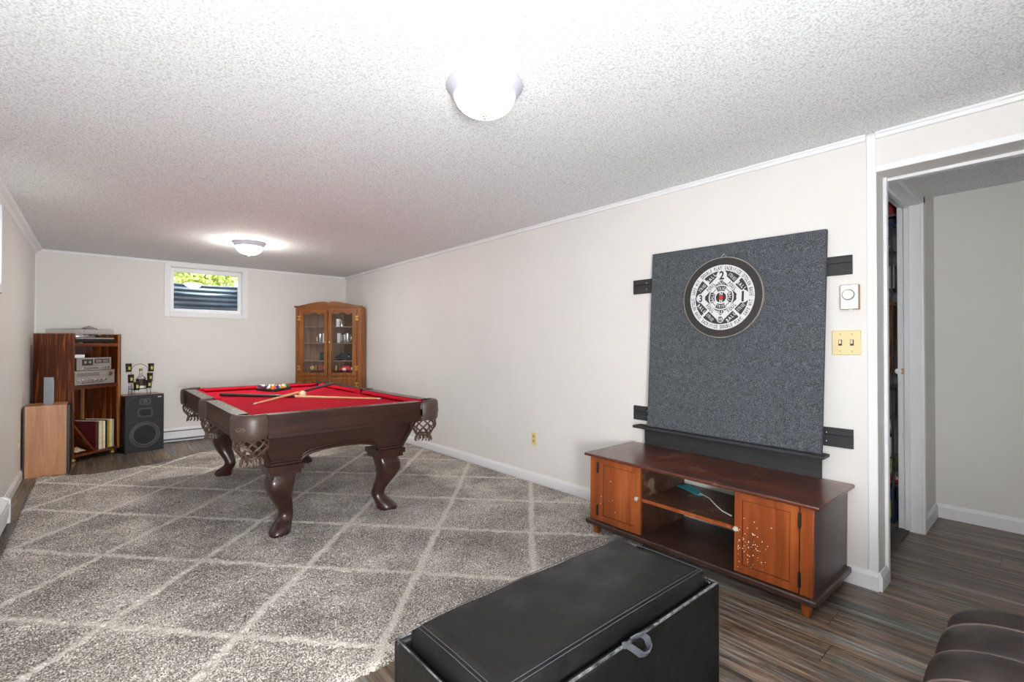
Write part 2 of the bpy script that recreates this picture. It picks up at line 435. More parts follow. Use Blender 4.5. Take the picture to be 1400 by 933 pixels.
# windows
def window(name, horizontal, a0, a1, z0, z1, P):
    # P(a, d, z): a along the wall, d depth into the wall (negative = into the room)
    def bx(b, A0, A1, D0, D1, Z0, Z1):
        p = [P(A0, D0, Z0), P(A1, D1, Z1)]
        b.box(min(p[0][0], p[1][0]), max(p[0][0], p[1][0]), min(p[0][1], p[1][1]), max(p[0][1], p[1][1]), Z0, Z1)
    w = .062
    b = MB()
    bx(b, a0-w, a0, -.014, 0, z0-w, z1+.05); bx(b, a1, a1+w, -.014, 0, z0-w, z1+.05)
    bx(b, a0, a1, -.014, 0, z0-w, z0); bx(b, a0, a1, -.014, 0, z1, z1+.05)
    for q in ((a0, a0+.008), (a1-.008, a1)): bx(b, q[0], q[1], 0, .2, z0, z1)
    bx(b, a0, a1, 0, .2, z0, z0+.008); bx(b, a0, a1, 0, .2, z1-.008, z1)
    root = struct(b.build(name, m_trim, bevel=.003))
    f = MB(); t = .045; D0, D1 = .06, .10
    bx(f, a0+.008, a0+t, D0, D1, z0+.008, z1-.008); bx(f, a1-t, a1-.008, D0, D1, z0+.008, z1-.008)
    bx(f, a0+t, a1-t, D0, D1, z0+.008, z0+.05); bx(f, a0+t, a1-t, D0, D1, z1-.06, z1-.008)
    f.build('window_sash', m_white, root, bevel=.004)
    c = MB()
    for q in (a0+.25*(a1-a0), a0+.75*(a1-a0)): bx(c, q-.02, q+.02, D0-.012, D0, z1-.032, z1-.004)
    c.build('sash_latch', m_white, root, bevel=.002)
    g = MB(); bx(g, a0+t, a1-t, .078, .084, z0+.05, z1-.06); g.build('window_pane', m_window_glass, root, flat=True)
    return root
window('window_1', True, WX0, WX1, WZ0, WZ1, lambda a, d, z: (a, YB+d, z))
window('window_2', False, LY0, LY1, LZ0, LZ1, lambda a, d, z: (XL-d, a, z))

# baseboard heaters
def heater(name, label, loc, rotz, L):
    t = thing(name, label, 'heater', loc, rotz)
    b = MB()   # local: x along the wall, -y into the room
    b.prism([(0, .012), (0, .178), (-.03, .178), (-.062, .158), (-.062, .150), (-.03, .168), (-.012, .168), (-.012, .024), (-.056, .024), (-.056, .012)], .03, L-.03, 'x')
    b.build('heater_housing', m_white, t, ang=20)
    b = MB().prism([(-.052, .05), (-.062, .05), (-.066, .135), (-.056, .135)], .03, L-.03, 'x')
    b.build('front_panel', m_white, t)
    b = MB().box(.03, L-.03, -.05, -.014, .03, .165)
    b.build('heating_fins', plain('heater_grille_grey', rgb(120,124,130), .5), t)
    for x0, x1 in ((0, .035), (L-.035, L)):
        b = MB().prism([(0, .0), (0, .18), (-.034, .18), (-.068, .158), (-.068, .0)], x0, x1, 'x')
        b.build('end_cap', m_white, t, bevel=.003)
    return t
heater('baseboard_heater', 'long white metal baseboard heater on the back wall behind the pool table', (.50, YB-.015, 0), 0, 1.62)
heater('baseboard_heater', 'white metal baseboard heater running along the left wall at the picture edge', (XL+.015, 2.9, .012), R(90), 1.86)

# ceiling lights
def ceiling_light(label, x, y):
    t = thing('ceiling_light', label, 'ceiling light', (x, y, H), 0, 'flush dome ceiling lights')
    b = MB().lathe([(.06, 0), (.150, 0), (.156, -.005), (.156, -.011), (.146, -.022), (.138, -.036), (.128, -.048), (.116, -.048), (.116, -.02), (.06, -.02)], n=48)
    b.build('lamp_base', plain('lamp_base_white', rgb(186,186,198), .45, var=.02), t, ang=30)
    b = MB().lathe([(.124, -.046)]+[(.124*math.cos(a), -.046-.080*math.sin(a)) for a in [PI/2*k/12 for k in range(1, 12)]]+[(.0005, -.126)], n=48)
    b.build('glass_bowl', m_bowl, t)
    b = MB().lathe([(.0005, -.124), (.009, -.124), (.011, -.129), (.006, -.134), (.007, -.139), (.0005, -.144)], n=16)
    b.build('finial', plain('finial_nickel', rgb(190,180,165), .4, .6), t)
    return t
cl = ceiling_light('white flush dome ceiling light nearest the camera, glowing above the black ottoman', 1.20, 1.56)
fl = dup(cl, (1.19, 5.575, H), 'small-looking far dome ceiling light glowing above the pool table')
for ch in fl.children:
    if ch.name.startswith('glass_bowl'): ch.data = ch.data.copy(); ch.data.materials[0] = m_bowl_far
dup(cl, (1.2, -2.4, H), 'added dome ceiling light, unseen behind the camera, for extra room light')  # third lamp added out of view to help brighten the room

# switches and outlets
t = thing('light_switch', 'almond double toggle switch plate beside the doorway, below the round dimmer', 'light switch', (XR, .752, 1.242))
b = MB().box(-.007, 0, -.065, .065, -.064, .064); b.build('switch_plate', m_almond, t, bevel=.004)
for y in (-.026, .026):
    b = MB().box(-.016, -.007, y-.005, y+.005, -.006, .014)
    b.build('toggle', m_almond, t, bevel=.002)
    b = MB().box(-.0078, -.0068, y-.008, y+.008, -.015, .016); b.build('toggle_slot', m_slot, t)
    for z in (.045, -.045): MB().cyl((-.0082, y, z), (-.0065, y, z), .004, n=12).build('screw', m_almond_d, t)
t = thing('thermostat', 'square white thermostat with a round dial on the wall above the switch plate', 'thermostat', (XR, .730, 1.478))
b = MB().box(-.030, 0, -.040, .040, -.064, .064); b.build('thermostat_case', plain('tan_wood_edge', rgb(172,138,92), .5), t, bevel=.003)
b = MB().box(-.034, -.030, -.038, .038, -.062, .062); b.build('face_plate', m_white, t, bevel=.002)
b = MB().lathe([(.0005, -.048), (.022, -.048), (.025, -.044), (.025, -.033), (.0005, -.033)], (0, .004, .012), ax='x')
b.build('dial', plain('cream_dial', rgb(232,230,222), .4), t)
b = MB().lathe([(.0255, -.036), (.0285, -.036), (.0285, -.0335), (.0255, -.0335)], (0, .004, .012), ax='x')
b.build('dial_ring', plain('dial_ring_grey', rgb(96,92,86), .5), t)
b = MB().box(-.022, -.012, -.008, .004, -.070, -.063); b.build('lever', m_white, t)
def outlet(label, loc, rotz):
    t = thing('wall_outlet', label, 'outlet', loc, rotz)   # local -y faces the room
    b = MB().box(-.036, .036, -.006, 0, -.058, .058); b.build('outlet_plate', m_almond, t, bevel=.003)
    for z in (-.02, .02):
        b = MB().lathe([(.0005, -.009), (.016, -.009), (.017, -.006), (.0005, -.006)], (0, 0, z), ax='y', n=16)
        b.build('socket', m_almond_d, t)
        b = MB().box(-.008, -.005, -.0096, -.0088, z-.004, z+.005).box(.005, .008, -.0096, -.0088, z-.004, z+.005); b.build('socket_slots', m_slot, t)
outlet('almond wall outlet low on the right wall between pool table and television stand', (XR, 3.122, .392), R(-90))
outlet('almond wall outlet low on the left wall beside the walnut loudspeaker', (XL, 6.13, .352), R(90))

# outside the windows: corrugated well, gravel, earth and shrubs
m_galv = NT('galvanised_steel').set(.4, .35)
def _galv():
    t = m_galv; n = t.noise(3, 5)
    t.base(t.ramp(n, [(.3, rgb(46,56,66)), (.7, rgb(76,90,104))])); return t.m
m_galv = _galv()
cx, cy = 1.12, 7.70
rings = []
N = 60
for k in range(N+1):
    z = 1.30+.80*k/N; r = .012*math.sin(2*PI*z/.068)
    ring = []
    for j in range(33):
        a = PI*j/32; ring.append((cx+(.82+r)*math.cos(a), cy+(.50+r)*math.sin(a)**.8 if j not in (0, 32) else cy, z))
    rings.append(ring)
b = MB().loft(rings, False, False, False)
o = b.build('window_well', m_galv, ang=80)
md = o.modifiers.new('thick', 'SOLIDIFY'); md.thickness = .006
tag(o, 'blue-grey corrugated metal window well outside the back window', 'window well')
m_soil = plain('garden_soil', rgb(120,110,84), .95, var=.3, vs=8)
struct(MB().box(-2, 4.6, 8.26, 16, 1.2, 2.06).box(-2, .22, YB+.22, 8.26, 1.2, 2.06).box(2.0, 4.6, YB+.22, 8.26, 1.2, 2.06).build('ground', m_soil))
struct(MB().box(.2, 2.04, YB+.22, 8.3, 1.18, 1.34).build('ground_well', m_soil))
struct(MB().box(-9, XL-.2, YF, 8.0, 1.2, 1.42).build('ground_side', m_soil))
def leafmat(name, a, b_):
    t = NT(name); t.set(.6)
    t.base(t.ramp(t.noise(3.5, 4, .7), [(.35, a), (.65, b_)]))
    tr = t.n('ShaderNodeBsdfTranslucent'); tr.inputs[0].default_value = b_
    mx = t.n('ShaderNodeMixShader'); mx.inputs[0].default_value = .45
    t.l(t.b.outputs[0], mx.inputs[1]); t.l(tr.outputs[0], mx.inputs[2]); t.l(mx.outputs[0], t.out.inputs[0])
    return t.m
def shrub(label, x, y, w, h, mat, n, seed):
    rnd = random.Random(seed)
    t = thing('leafy_shrub', label, 'shrub', (x, y, 2.06), 0, 'shrubs beyond the window well')
    b = MB()
    for k in range(n):
        u = rnd.uniform(-1, 1); a = rnd.uniform(0, 2*PI); q = rnd.uniform(.45, 1)**.5
        p = Vector((w*q*math.sqrt(1-u*u)*math.cos(a), w*.6*q*math.sqrt(1-u*u)*math.sin(a), h*.52+h*.5*q*u))
        s = rnd.uniform(.05, .10)
        d = Vector((rnd.gauss(0, 1), rnd.gauss(0, 1), rnd.gauss(0, 1))).normalized(); e = d.orthogonal().normalized()*s*.45
        m_ = p+d*s*.5+Vector((0, 0, .01))
        b.add([p, m_+e, p+d*s, m_-e], [(0, 1, 2, 3)])
    b.build('foliage', mat, t, flat=True)
    b = MB()
    for k in range(5):
        a = 2*PI*k/5
        b.tube([(0, 0, 0), (.12*math.cos(a), .08*math.sin(a), h*.3), (w*.5*math.cos(a), w*.3*math.sin(a), h*.7)], [.02, .014, .006], 6)
    b.build('stems', plain('shrub_bark', rgb(90,70,50), .9), t)
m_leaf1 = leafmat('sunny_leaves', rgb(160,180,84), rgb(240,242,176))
m_leaf2 = leafmat('green_leaves', rgb(84,124,78), rgb(184,206,140))
shrub('bright yellow-green sunlit shrub seen in the middle of the back window', 1.50, 10.6, .72, 2.0, m_leaf1, 9000, 1)
shrub('darker green shrub seen at the right side of the back window', 2.85, 11.4, .62, 2.1, m_leaf2, 8000, 2)
shrub('green shrub seen at the upper left corner of the back window', 0.30, 11.2, .48, 2.1, m_leaf2, 6000, 3)
# ------------------------------------------------------------------ rug
def make_rug():
    nx, ny = 330, 440
    x0, x1, y0 = -.415, 2.915, 1.715
    far = [(-.43, 6.18), (0, 6.0), (.35, 6.06), (1.0, 6.42), (1.9, 6.42), (2.92, 6.38)]
    def yf(x):
        for (a, p), (c, q) in zip(far, far[1:]):
            if x <= c: 
                s = (x-a)/(c-a); s = s*s*(3-2*s); return p+(q-p)*s
        return far[-1][1]
    rnd = random.Random(3); vs = []; fs = []
    for j in range(ny+1):
        for i in range(nx+1):
            x = x0+(x1-x0)*i/nx; e = yf(x); y = y0+(e-y0)*j/ny
            edge = min(i, nx-i, j, ny-j)
            z = .019+rnd.uniform(-.006, .006)-(.010 if edge == 0 else .004 if edge == 1 else 0)
            jx = rnd.uniform(-.004, .004); jy = rnd.uniform(-.004, .004)
            if edge == 0: jx *= 2; jy *= 2
            vs.append((x+jx-RUGC[0], y+jy-RUGC[1], z))
    w = nx+1
    for j in range(ny):
        for i in range(nx): fs.append((j*w+i, j*w+i+1, (j+1)*w+i+1, (j+1)*w+i))
    rim = [i for i in range(w)]+[(j*w+nx) for j in range(1, ny+1)]+[ny*w+i for i in range(nx-1, -1, -1)]+[j*w for j in range(ny-1, 0, -1)]
    base = len(vs)
    for k in rim: vs.append((vs[k][0], vs[k][1], .0005))
    n = len(rim)
    for k in range(n):
        a, b2 = rim[k], rim[(k+1) % n]; fs.append((b2, a, base+k, base+(k+1) % n))
    b = MB(); b.v = vs; b.f = fs; b.m = [0]*len(fs)
    o = b.build('area_rug', m_rug, ang=180)
    o.location = (RUGC[0], RUGC[1], 0)
    tag(o, 'large grey-brown shag rug with a cream diamond lattice', 'rug')
make_rug()

# ------------------------------------------------------------------ pool table
PX, PY, PZ = 1.26, 4.23, .016
pt = thing('pool_table', 'dark brown pool table with red cloth and leather net pockets', 'pool table', (PX, PY, PZ))
TZ = .805       # local rail top
HW, HL = .66, 1.185
# slate bed with pocket cut-outs
def arc(cx, cy, r, a0, a1, n=10): return [(cx+r*math.cos(R(a0+(a1-a0)*k/n)), cy+r*math.sin(R(a0+(a1-a0)*k/n))) for k in range(n+1)]
bx, by = HW-.075, HL-.075
P = []
P += arc(-bx, -by, .066, 90, 0)                    # corner near left
P += arc(bx, -by, .066, 180, 90)                   # near right
P += arc(bx+.022, 0, .060, 248, 112)               # right side
P += arc(bx, by, .066, 270, 180)                   # far right
P += arc(-bx, by, .066, 0, -90)                    # far left
P += arc(-bx-.022, 0, .060, 68, -68)               # left side
b = MB().prism(P, TZ-.065, TZ-.036)
b.build('bed_cloth', m_felt, pt)
# rails: wooden cap + apron as one part, cushion as sub-part
def rail(x0, x1, y0, y1, out, mat, sights):
    # axis along the longer side; out = outward unit vector
    ox, oy = out
    b = MB()
    def strip(d0, d1, z0, z1):   # d measured inwards from the outer face
        if ox:
            e = HW*ox; xa, xb = sorted((e-ox*d0, e-ox*d1)); b.box(xa, xb, y0, y1, z0, z1)
        else:
            e = HL*oy; ya, yb = sorted((e-oy*d0, e-oy*d1)); b.box(x0, x1, ya, yb, z0, z1)
    strip(0, .082, TZ-.022, TZ); strip(.004, .07, TZ-.036, TZ-.022)
    strip(.012, .04, TZ-.125, TZ-.030); strip(.002, .035, TZ-.140, TZ-.122); strip(.008, .035, TZ-.05, TZ-.042)
    b.mat(1)
    for s in sights:
        if ox: b.lathe([(.0003, .0012), (.0055, .0012), (.0055, 0)], (ox*(HW-.052), s, TZ-.0006), n=10)
        else: b.lathe([(.0003, .0012), (.0055, .0012), (.0055, 0)], (s, oy*(HL-.052), TZ-.0006), n=10)
    r = b.build('rail', [mat, m_ivory], pt, bevel=.005)
    c = MB()
    prof = [(.080, TZ-.003), (.122, TZ-.010), (.132, TZ-.018), (.128, TZ-.026), (.100, TZ-.038), (.080, TZ-.038)]
    n0, n1 = .035, .035
    rings = []
    for k in range(2):
        ring = []
        for d, z in prof:
            ins = (d-.080)*.85
            if ox:
                y = (y0-n0+ins+.0) if k == 0 else (y1+n1-ins)
                ring.append((ox*(HW-d), y, z))
            else:
                x = (x0-n0+ins) if k == 0 else (x1+n1-ins)
                ring.append((x, oy*(HL-d), z))
        rings.append(ring)
    c.loft(rings); c.build('cushion', m_felt, r, ang=30)
xe = HW-.155; ye = HL-.155
rail(-xe, xe, 0, 0, (0, -1), m_mahog, (-.32, -.16, 0, .16, .32)); rail(-xe, xe, 0, 0, (0, 1), m_mahog, (-.25, 0, .25))
for s in (-1, 1):
    rail(0, 0, -ye, -.085, (s, 0), m_mahog_y, (-.78, -.53, -.29)); rail(0, 0, .085, ye, (s, 0), m_mahog_y, (.29, .53, .78))
# pockets: leather shield with a lip; net as a sub-part
def net_mesh(c, r0, z0, z1, a0, a1):
    b = MB(); cx, cy = c
    def rad(u): return r0*(1.0+.10*math.sin(PI*min(u*1.3, 1))-.42*max(0, u-.45)**1.3*2)
    n = 9
    full = True
    for sgn in (-1, 1):
        for k in range(n):
            pts = []
            for i in range(9):
                u = i/8; a = 2*PI*k/n+sgn*u*1.5
                pts.append((cx+rad(u)*math.cos(a), cy+rad(u)*math.sin(a), z0+(z1-z0)*u))
            b.tube(pts, .0055, 5)
    for u in (0.0, 1.0):
        b.tube([(cx+rad(u)*math.cos(2*PI*k/20), cy+rad(u)*math.sin(2*PI*k/20), z0+(z1-z0)*u) for k in range(20)], .007, 6, True)
    rnd = random.Random(int(cx*100+cy*10))
    for k in range(14):      # fringe
        a = 2*PI*k/14; r = rad(1)
        b.tube([(cx+r*math.cos(a)*.9, cy+r*math.sin(a)*.9, z1), (cx+r*1.12*math.cos(a+.1), cy+r*1.12*math.sin(a+.1), z1-.022), (cx+r*1.22*math.cos(a), cy+r*1.22*math.sin(a), z1-.04-rnd.uniform(0, .008))], .006, 5)
    return b
m_net = plain('tan_leather_net', rgb(84,63,52), .45, var=.25, vs=40)
m_emblem = plain('embossed_emblem', rgb(122,104,92), .4)
def pocket(cx, cy, ang, half, r, emblem):
    # curved leather band centred on direction ang (degrees), spanning +-half
    b = MB(); n = 20
    rings = []
    prof = [(.0, -.138), (.006, -.140), (.012, -.128), (.016, -.08), (.015, -.03), (.012, -.006), (.0, .006), (-.018, .008), (-.030, .004), (-.034, -.012), (-.028, -.014), (-.012, -.006), (-.002, -.02)]
    for k in range(n+1):
        a = R(ang-half+2*half*k/n); q = (k/n-.5)*2
        ring = []
        for d, z in prof:
            zz = z*(1-.10*abs(q)**4) if z < -.1 else z
            ring.append((cx+(r+d)*math.cos(a), cy+(r+d)*math.sin(a), TZ+zz))
        rings.append(ring)
    b.loft(rings)
    # black throat liner
    b.mat(1); b.lathe([(r-.034, -.012), (r-.034, -.06), (r-.037, -.06), (r-.037, -.012)], (cx, cy, TZ), n=20, a0=R(ang-half-12), a1=R(ang+half+12))
    if emblem:
        b.mat(2)
        a = R(ang)
        ex = Vector((-math.sin(a), math.cos(a), 0)); ez = Vector((0, 0, 1)); o_ = Vector((cx+(r+.0175)*math.cos(a), cy+(r+.017)*math.sin(a), TZ-.075))
        out = Vector((math.cos(a), math.sin(a), 0))
        def curve(u): return -.5*(u*u)/(r+.016)
        b.tube([o_+ex*(.026*math.cos(t))+ez*(.012*math.sin(t))+out*curve(.026*math.cos(t)) for t in [2*PI*k/24 for k in range(24)]], .0016, 5, True)
        b.tube([o_+ex*u+ez*(.004*math.sin(u*180))+out*curve(u) for u in [-.018+.036*k/10 for k in range(11)]], .0018, 5)
    o = b.build('pocket', [m_leather_p, m_black, m_emblem], pt, ang=50)
    nb = net_mesh((cx+.012*math.cos(R(ang)), cy+.012*math.sin(R(ang))), r-.022, TZ-.134, TZ-.250, 0, 0)
    nb.build('pocket_net', m_net, o, ang=60)
for sx, sy, a in ((-1, -1, 225), (1, -1, 315), (1, 1, 45), (-1, 1, 135)):
    pocket(sx*(HW-.095), sy*(HL-.095), a, 72, .105, True)
for sx, a in ((-1, 180), (1, 0)):
    pocket(sx*(HW-.062), 0, a, 78, .078, False)
# flared cabinet body with arched lower edges
ZT, ZB, ZP = TZ-.128, .452, .395
TX, BX, TY, BY = .545, .45, 1.065, .99
def panel(end, sgn, mat):
    # panel polygon in (u, z): u along the panel
    tu, bu = (TX, BX) if end else (TY, BY)
    lo = ZB; a = bu-.185
    top = [(-tu, ZT), (tu, ZT)]
    arch = [(a*math.cos(t), lo+.075*math.sin(t)**.75) for t in [PI*k/24 for k in range(25)]] if end else [(a*math.cos(t), lo+.085*math.sin(t)**.6) for t in [PI*k/32 for k in range(33)]]
    arch = [(bu, lo)]+arch+[(-bu, lo)]
    poly = [(-tu, ZT)]+[(-bu, lo)]+[p for p in reversed(arch[1:-1])]+[(bu, lo), (tu, ZT)]
    def put(u, z, d):
        s = (z-ZB)/(ZT-ZB)
        if end: return (u, sgn*(BY+(TY-BY)*s-d), z)
        return (sgn*(BX+(TX-BX)*s-d), u, z)
    b = MB()
    b.loft([[put(u, z, 0) for u, z in poly], [put(u, z, .025) for u, z in poly]])
    # moulding along the lower edge
    for off, r in ((-.004, .010), (-.002, .007)):
        b.tube([put(u, z+(.012 if r > .008 else .032), off) for u, z in arch], r, 8)
    # corner beads
    for s in (-1, 1):
        b.tube([put(s*(bu-.006), ZB, -.003), put(s*(tu-.006), ZT, -.003)], .011, 8)
    b.build('side_panel' if not end else 'end_panel', mat, pt, ang=30)
panel(True, -1, m_mahog); panel(True, 1, m_mahog); panel(False, -1, m_mahog_y); panel(False, 1, m_mahog_y)
b = MB().box(-TX+.03, TX-.03, -TY+.03, TY-.03, ZT-.05, ZT).box(-.5, .5, -.98, .98, ZT, TZ-.066)
b.build('under_frame', m_mahog, pt)
# cabriole legs
def leg(sx, sy):
    lx, ly = sx*.36, sy*.91
    o = Vector((sx, sy, 0)).normalized()*1.0
    b = MB(); px, py = lx, ly
    b.box(px-.108, px+.108, py-.108, py+.108, ZP+.026, ZB+.004)
    b.box(px-.096, px+.096, py-.096, py+.096, ZP, ZP+.026)
    prof = [(ZP, .0, .076, .076), (.375, .004, .078, .078), (.345, .011, .079, .080), (.30, .014, .075, .077), (.25, .006, .066, .068), (.20, -.012, .056, .058),
            (.15, -.030, .046, .048), (.115, -.036, .044, .046), (.085, -.026, .048, .050), (.06, -.008, .055, .060), (.035, .006, .060, .069), (.014, .010, .061, .073), (.0, .009, .055, .067)]
    prof = [Vector(p) for p in prof] if False else prof
    # smooth the profile
    def cat(i, t, k):
        g = lambda j: prof[max(0, min(len(prof)-1, j))][k]
        p0, p1, p2, p3 = g(i-1), g(i), g(i+1), g(i+2)
        return .5*(2*p1+(p2-p0)*t+(2*p0-5*p1+4*p2-p3)*t*t+(3*p1-p0-3*p2+p3)*t**3)
    rings = []
    aw = math.atan2(sy, sx)
    for i in range(len(prof)-1):
        for s in range(4 if i < len(prof)-2 else 5):
            t = s/4; z, off, hw, hd = (cat(i, t, k) for k in range(4))
            blend = max(0, min(1, (z-.24)/.12))      # square at the knee, round at the foot
            ring = []
            for k in range(24):
                a = 2*PI*k/24; e = 2/(2.4+3.0*blend)
                ca, sa = math.cos(a), math.sin(a)
                # square section aligned with the table at the knee
                x = math.copysign(abs(ca)**e, ca); y = math.copysign(abs(sa)**e, sa)
                dx, dy = x*hw, y*hw
                # stretch along the outward diagonal for the foot
                w = (dx*o.x+dy*o.y); st = hd/hw-1
                dx += o.x*w*st; dy += o.y*w*st
                ring.append((lx+o.x*off*1.5+dx, ly+o.y*off*1.5+dy, max(z, 0)))
            rings.append(ring)
    b.loft(rings)
    b.build('leg', m_mahog_z, pt, ang=50)
for sx in (-1, 1):
    for sy in (-1, 1): leg(sx, sy)

# balls in the rack, cue ball, cues
BZ = PZ+TZ-.036
br = .0286
rk = math.radians(0)
RC = Vector((1.305, 5.09, BZ))        # rack centre
def ball_mat(name, c, stripe):
    t = NT(name); t.set(.12, 0, .6, .4)
    if stripe:
        sp = t.n('ShaderNodeSeparateXYZ'); t.l(t.co(), sp.inputs[0])
        band = t.math('LESS_THAN', t.math('ABSOLUTE', sp.outputs[2]), .0165)
        t.base(t.mix(band, rgb(240,232,210), c))
    else: t.base(c)
    return t.m
cols = [('yellow', rgb(242,182,30)), ('blue', rgb(28,62,158)), ('red', rgb(204,24,36)), ('purple', rgb(78,40,110)), ('orange', rgb(236,110,28)), ('green', rgb(16,120,62)), ('maroon', rgb(120,24,30))]
kinds = [(f'solid {n}', c, False) for n, c in cols]+[('solid black', rgb(18,18,20), False)]+[(f'{n} striped', c, True) for n, c in cols]
# rows run from the apex; apex points to the right front of the photo
order = [5, 8, 2, 0, 7, 10, 1, 12, 9, 6, 4, 13, 3, 14, 11]
place_words = {0: 'at the apex', 1: 'in the second row', 2: 'in the second row', 3: 'in the middle row', 4: 'at the centre', 5: 'in the middle row'}
apex_dir = R(15)
k = 0
ux = Vector((math.cos(apex_dir), math.sin(apex_dir), 0)); uy = Vector((-ux.y, ux.x, 0))
d = br*2.02
apex = RC+ux*(d*.866*4*2/3)
for row in range(5):
    for j in range(row+1):
        nm, c, st = kinds[order[k]]
        p = apex-ux*(d*.866*row)+uy*(d*(j-row/2))
        o = MB().ball((0, 0, 0), br, 24, 14).build('pool_ball', ball_mat('ball_'+nm.replace(' ', '_'), c, st), ang=180)
        o.location = (p.x, p.y, BZ+br); o.rotation_euler = (random.uniform(-.9, .9), random.uniform(-.9, .9), random.uniform(0, 6))
        tag(o, f'{nm} pool ball inside the black triangle rack on the red cloth', 'pool ball', 'racked pool balls')
        k += 1
t = thing('ball_rack', 'black plastic triangle rack around the pool balls', 'ball rack', (RC.x, RC.y, BZ+.001))
b = MB()
rin = d*.866*4/3*1.0
verts = []
for ang_ in (0, 120, 240):
    a = apex_dir+R(ang_); verts.append(a)
def tri(rr, z, rad):
    pts = []
    for a in verts:
        c0 = Vector((math.cos(a), math.sin(a), 0))*rr
        for q in (-60, -30, 0, 30, 60): pts.append((c0.x+rad*math.cos(a+R(q)), c0.y+rad*math.sin(a+R(q)), z))
    return pts
rr = d*.866*4*2/3
b.loft([tri(rr, .0, br+.004), tri(rr, .0, br+.012), tri(rr, .020, br+.013), tri(rr, .024, br+.010), tri(rr, .024, br+.004), tri(rr, .0, br+.004)], False, False)
b.build('rack_frame', m_black, t, ang=40)
o = MB().ball((0, 0, 0), br, 28, 16).build('cue_ball', plain('cue_ball_cream', rgb(240,226,178), .15, spec=.6, var=.02, coat=.4), ang=180)
o.location = (1.322, 4.262, BZ+br); tag(o, 'cream cue ball beside the crossing cue sticks', 'pool ball')
m_maple = wood('maple_shaft', rgb(226,180,124), rgb(240,204,152), 'X', 1, .3, .3)
m_cuebutt = wood('dark_cue_butt', rgb(26,22,24), rgb(48,42,44), 'X', 1, .3, .4)
def cue(label, tip, butt, joint, ztip, zbutt):
    a, c = Vector((tip[0], tip[1], ztip)), Vector((butt[0], butt[1], zbutt)); dv = c-a; L = dv.length
    t = thing('cue_stick', label, 'cue stick', a)
    t.rotation_mode = 'XYZ'
    t.rotation_euler = dv.to_track_quat('X', 'Z').to_euler()
    rad = lambda s: .0062+(.0145-.0062)*min(1, s/L*1.05)
    J = joint*L
    MB().tube([(.03, 0, 0), (J*.5, 0, 0), (J, 0, 0)], [rad(0), rad(J*.5), rad(J)], 14).build('shaft', m_maple, t)
    MB().tube([(J, 0, 0), ((J+L)/2, 0, 0), (L-.02, 0, 0)], [rad(J), rad((J+L)/2), rad(L)], 14).build('butt', m_cuebutt, t)
    MB().tube([(0.006, 0, 0), (.03, 0, 0)], [.0062, .0062], 14).build('ferrule', m_ivory, t)
    MB().tube([(0, 0, 0), (.006, 0, 0)], [.0056, .0062], 14).build('cue_tip', plain('cue_tip_blue', rgb(150,160,176), .8), t)
    MB().tube([(L-.02, 0, 0), (L, 0, 0)], [.0146, .012], 14).build('bumper', m_black, t)
cue('cue stick lying over the other one, its dark butt propped on the right cushion', (.87, 3.935), (1.76, 4.72), .49, BZ+.008, BZ+.068)
cue('cue stick lying across the table, its dark butt at the left rail', (1.75, 3.66), (.80, 4.76), .52, BZ+.008, BZ+.018)
# ------------------------------------------------------------------ television stand
tilt = .0135
st = thing('television_stand', 'worn cherry television stand with orange doors and open middle shelves', 'tv stand', (2.66, .745, -.008), rot=(tilt, 0, 0))
# local: x from -.25 (front) to .26 (back), y from 0 (right end in the photo) to 1.275
F, BK, LN = -.25, .25, 1.275
b = MB().prism([(F-.03, -.03), (BK+.01, -.03), (BK+.01, LN+.03), (F-.03, LN+.03)], .510, .528)
b.build('stand_top', m_cherry_top, st, bevel=.005)
b = MB().box(F-.022, BK+.006, -.022, LN+.022, .075, .106); b.build('base_board', m_cherry_dark, st, bevel=.008, seg=3)
for y0, y1 in ((0, .018), (LN-.018, LN)):
    b = MB().box(F+.02, BK-.012, y0, y1, .106, .510); b.build('end_panel', m_cherry_dark, st)
for y0, y1 in ((-.001, .02), (LN-.02, LN+.001)): MB().box(BK-.012, BK, y0, y1, .106, .51).build('corner_strip', m_cherry_door, st)
Y0, Y1 = .350, .895         # the open bay
for y0 in (Y0-.016, Y1):
    b = MB().box(F+.012, BK-.01, y0, y0+.016, .106, .510); b.build('divider', m_cherry_in, st)
b = MB().box(F+.012, BK-.01, Y0, Y1, .308, .324); b.build('shelf', m_cherry_in, st)
b = MB().box(F+.006, F+.0125, Y0, Y1, .307, .325); b.build('shelf_edging', m_cherry_door, st)
for y0, y1 in ((.018, Y0-.016), (Y1+.016, LN-.018)):
    b = MB().box(BK-.016, BK-.010, y0, y1, .106, .510); b.build('back_panel', m_cherry_in, st)
for y0, y1 in ((0, .055), (LN-.065, LN)):
    b = MB().box(F, F+.02, y0, y1, .106, .510); b.build('stile', m_cherry_door, st, bevel=.002)
m_paintfleck = plain('paint_flecks', rgb(226,220,212), .7, var=.02)
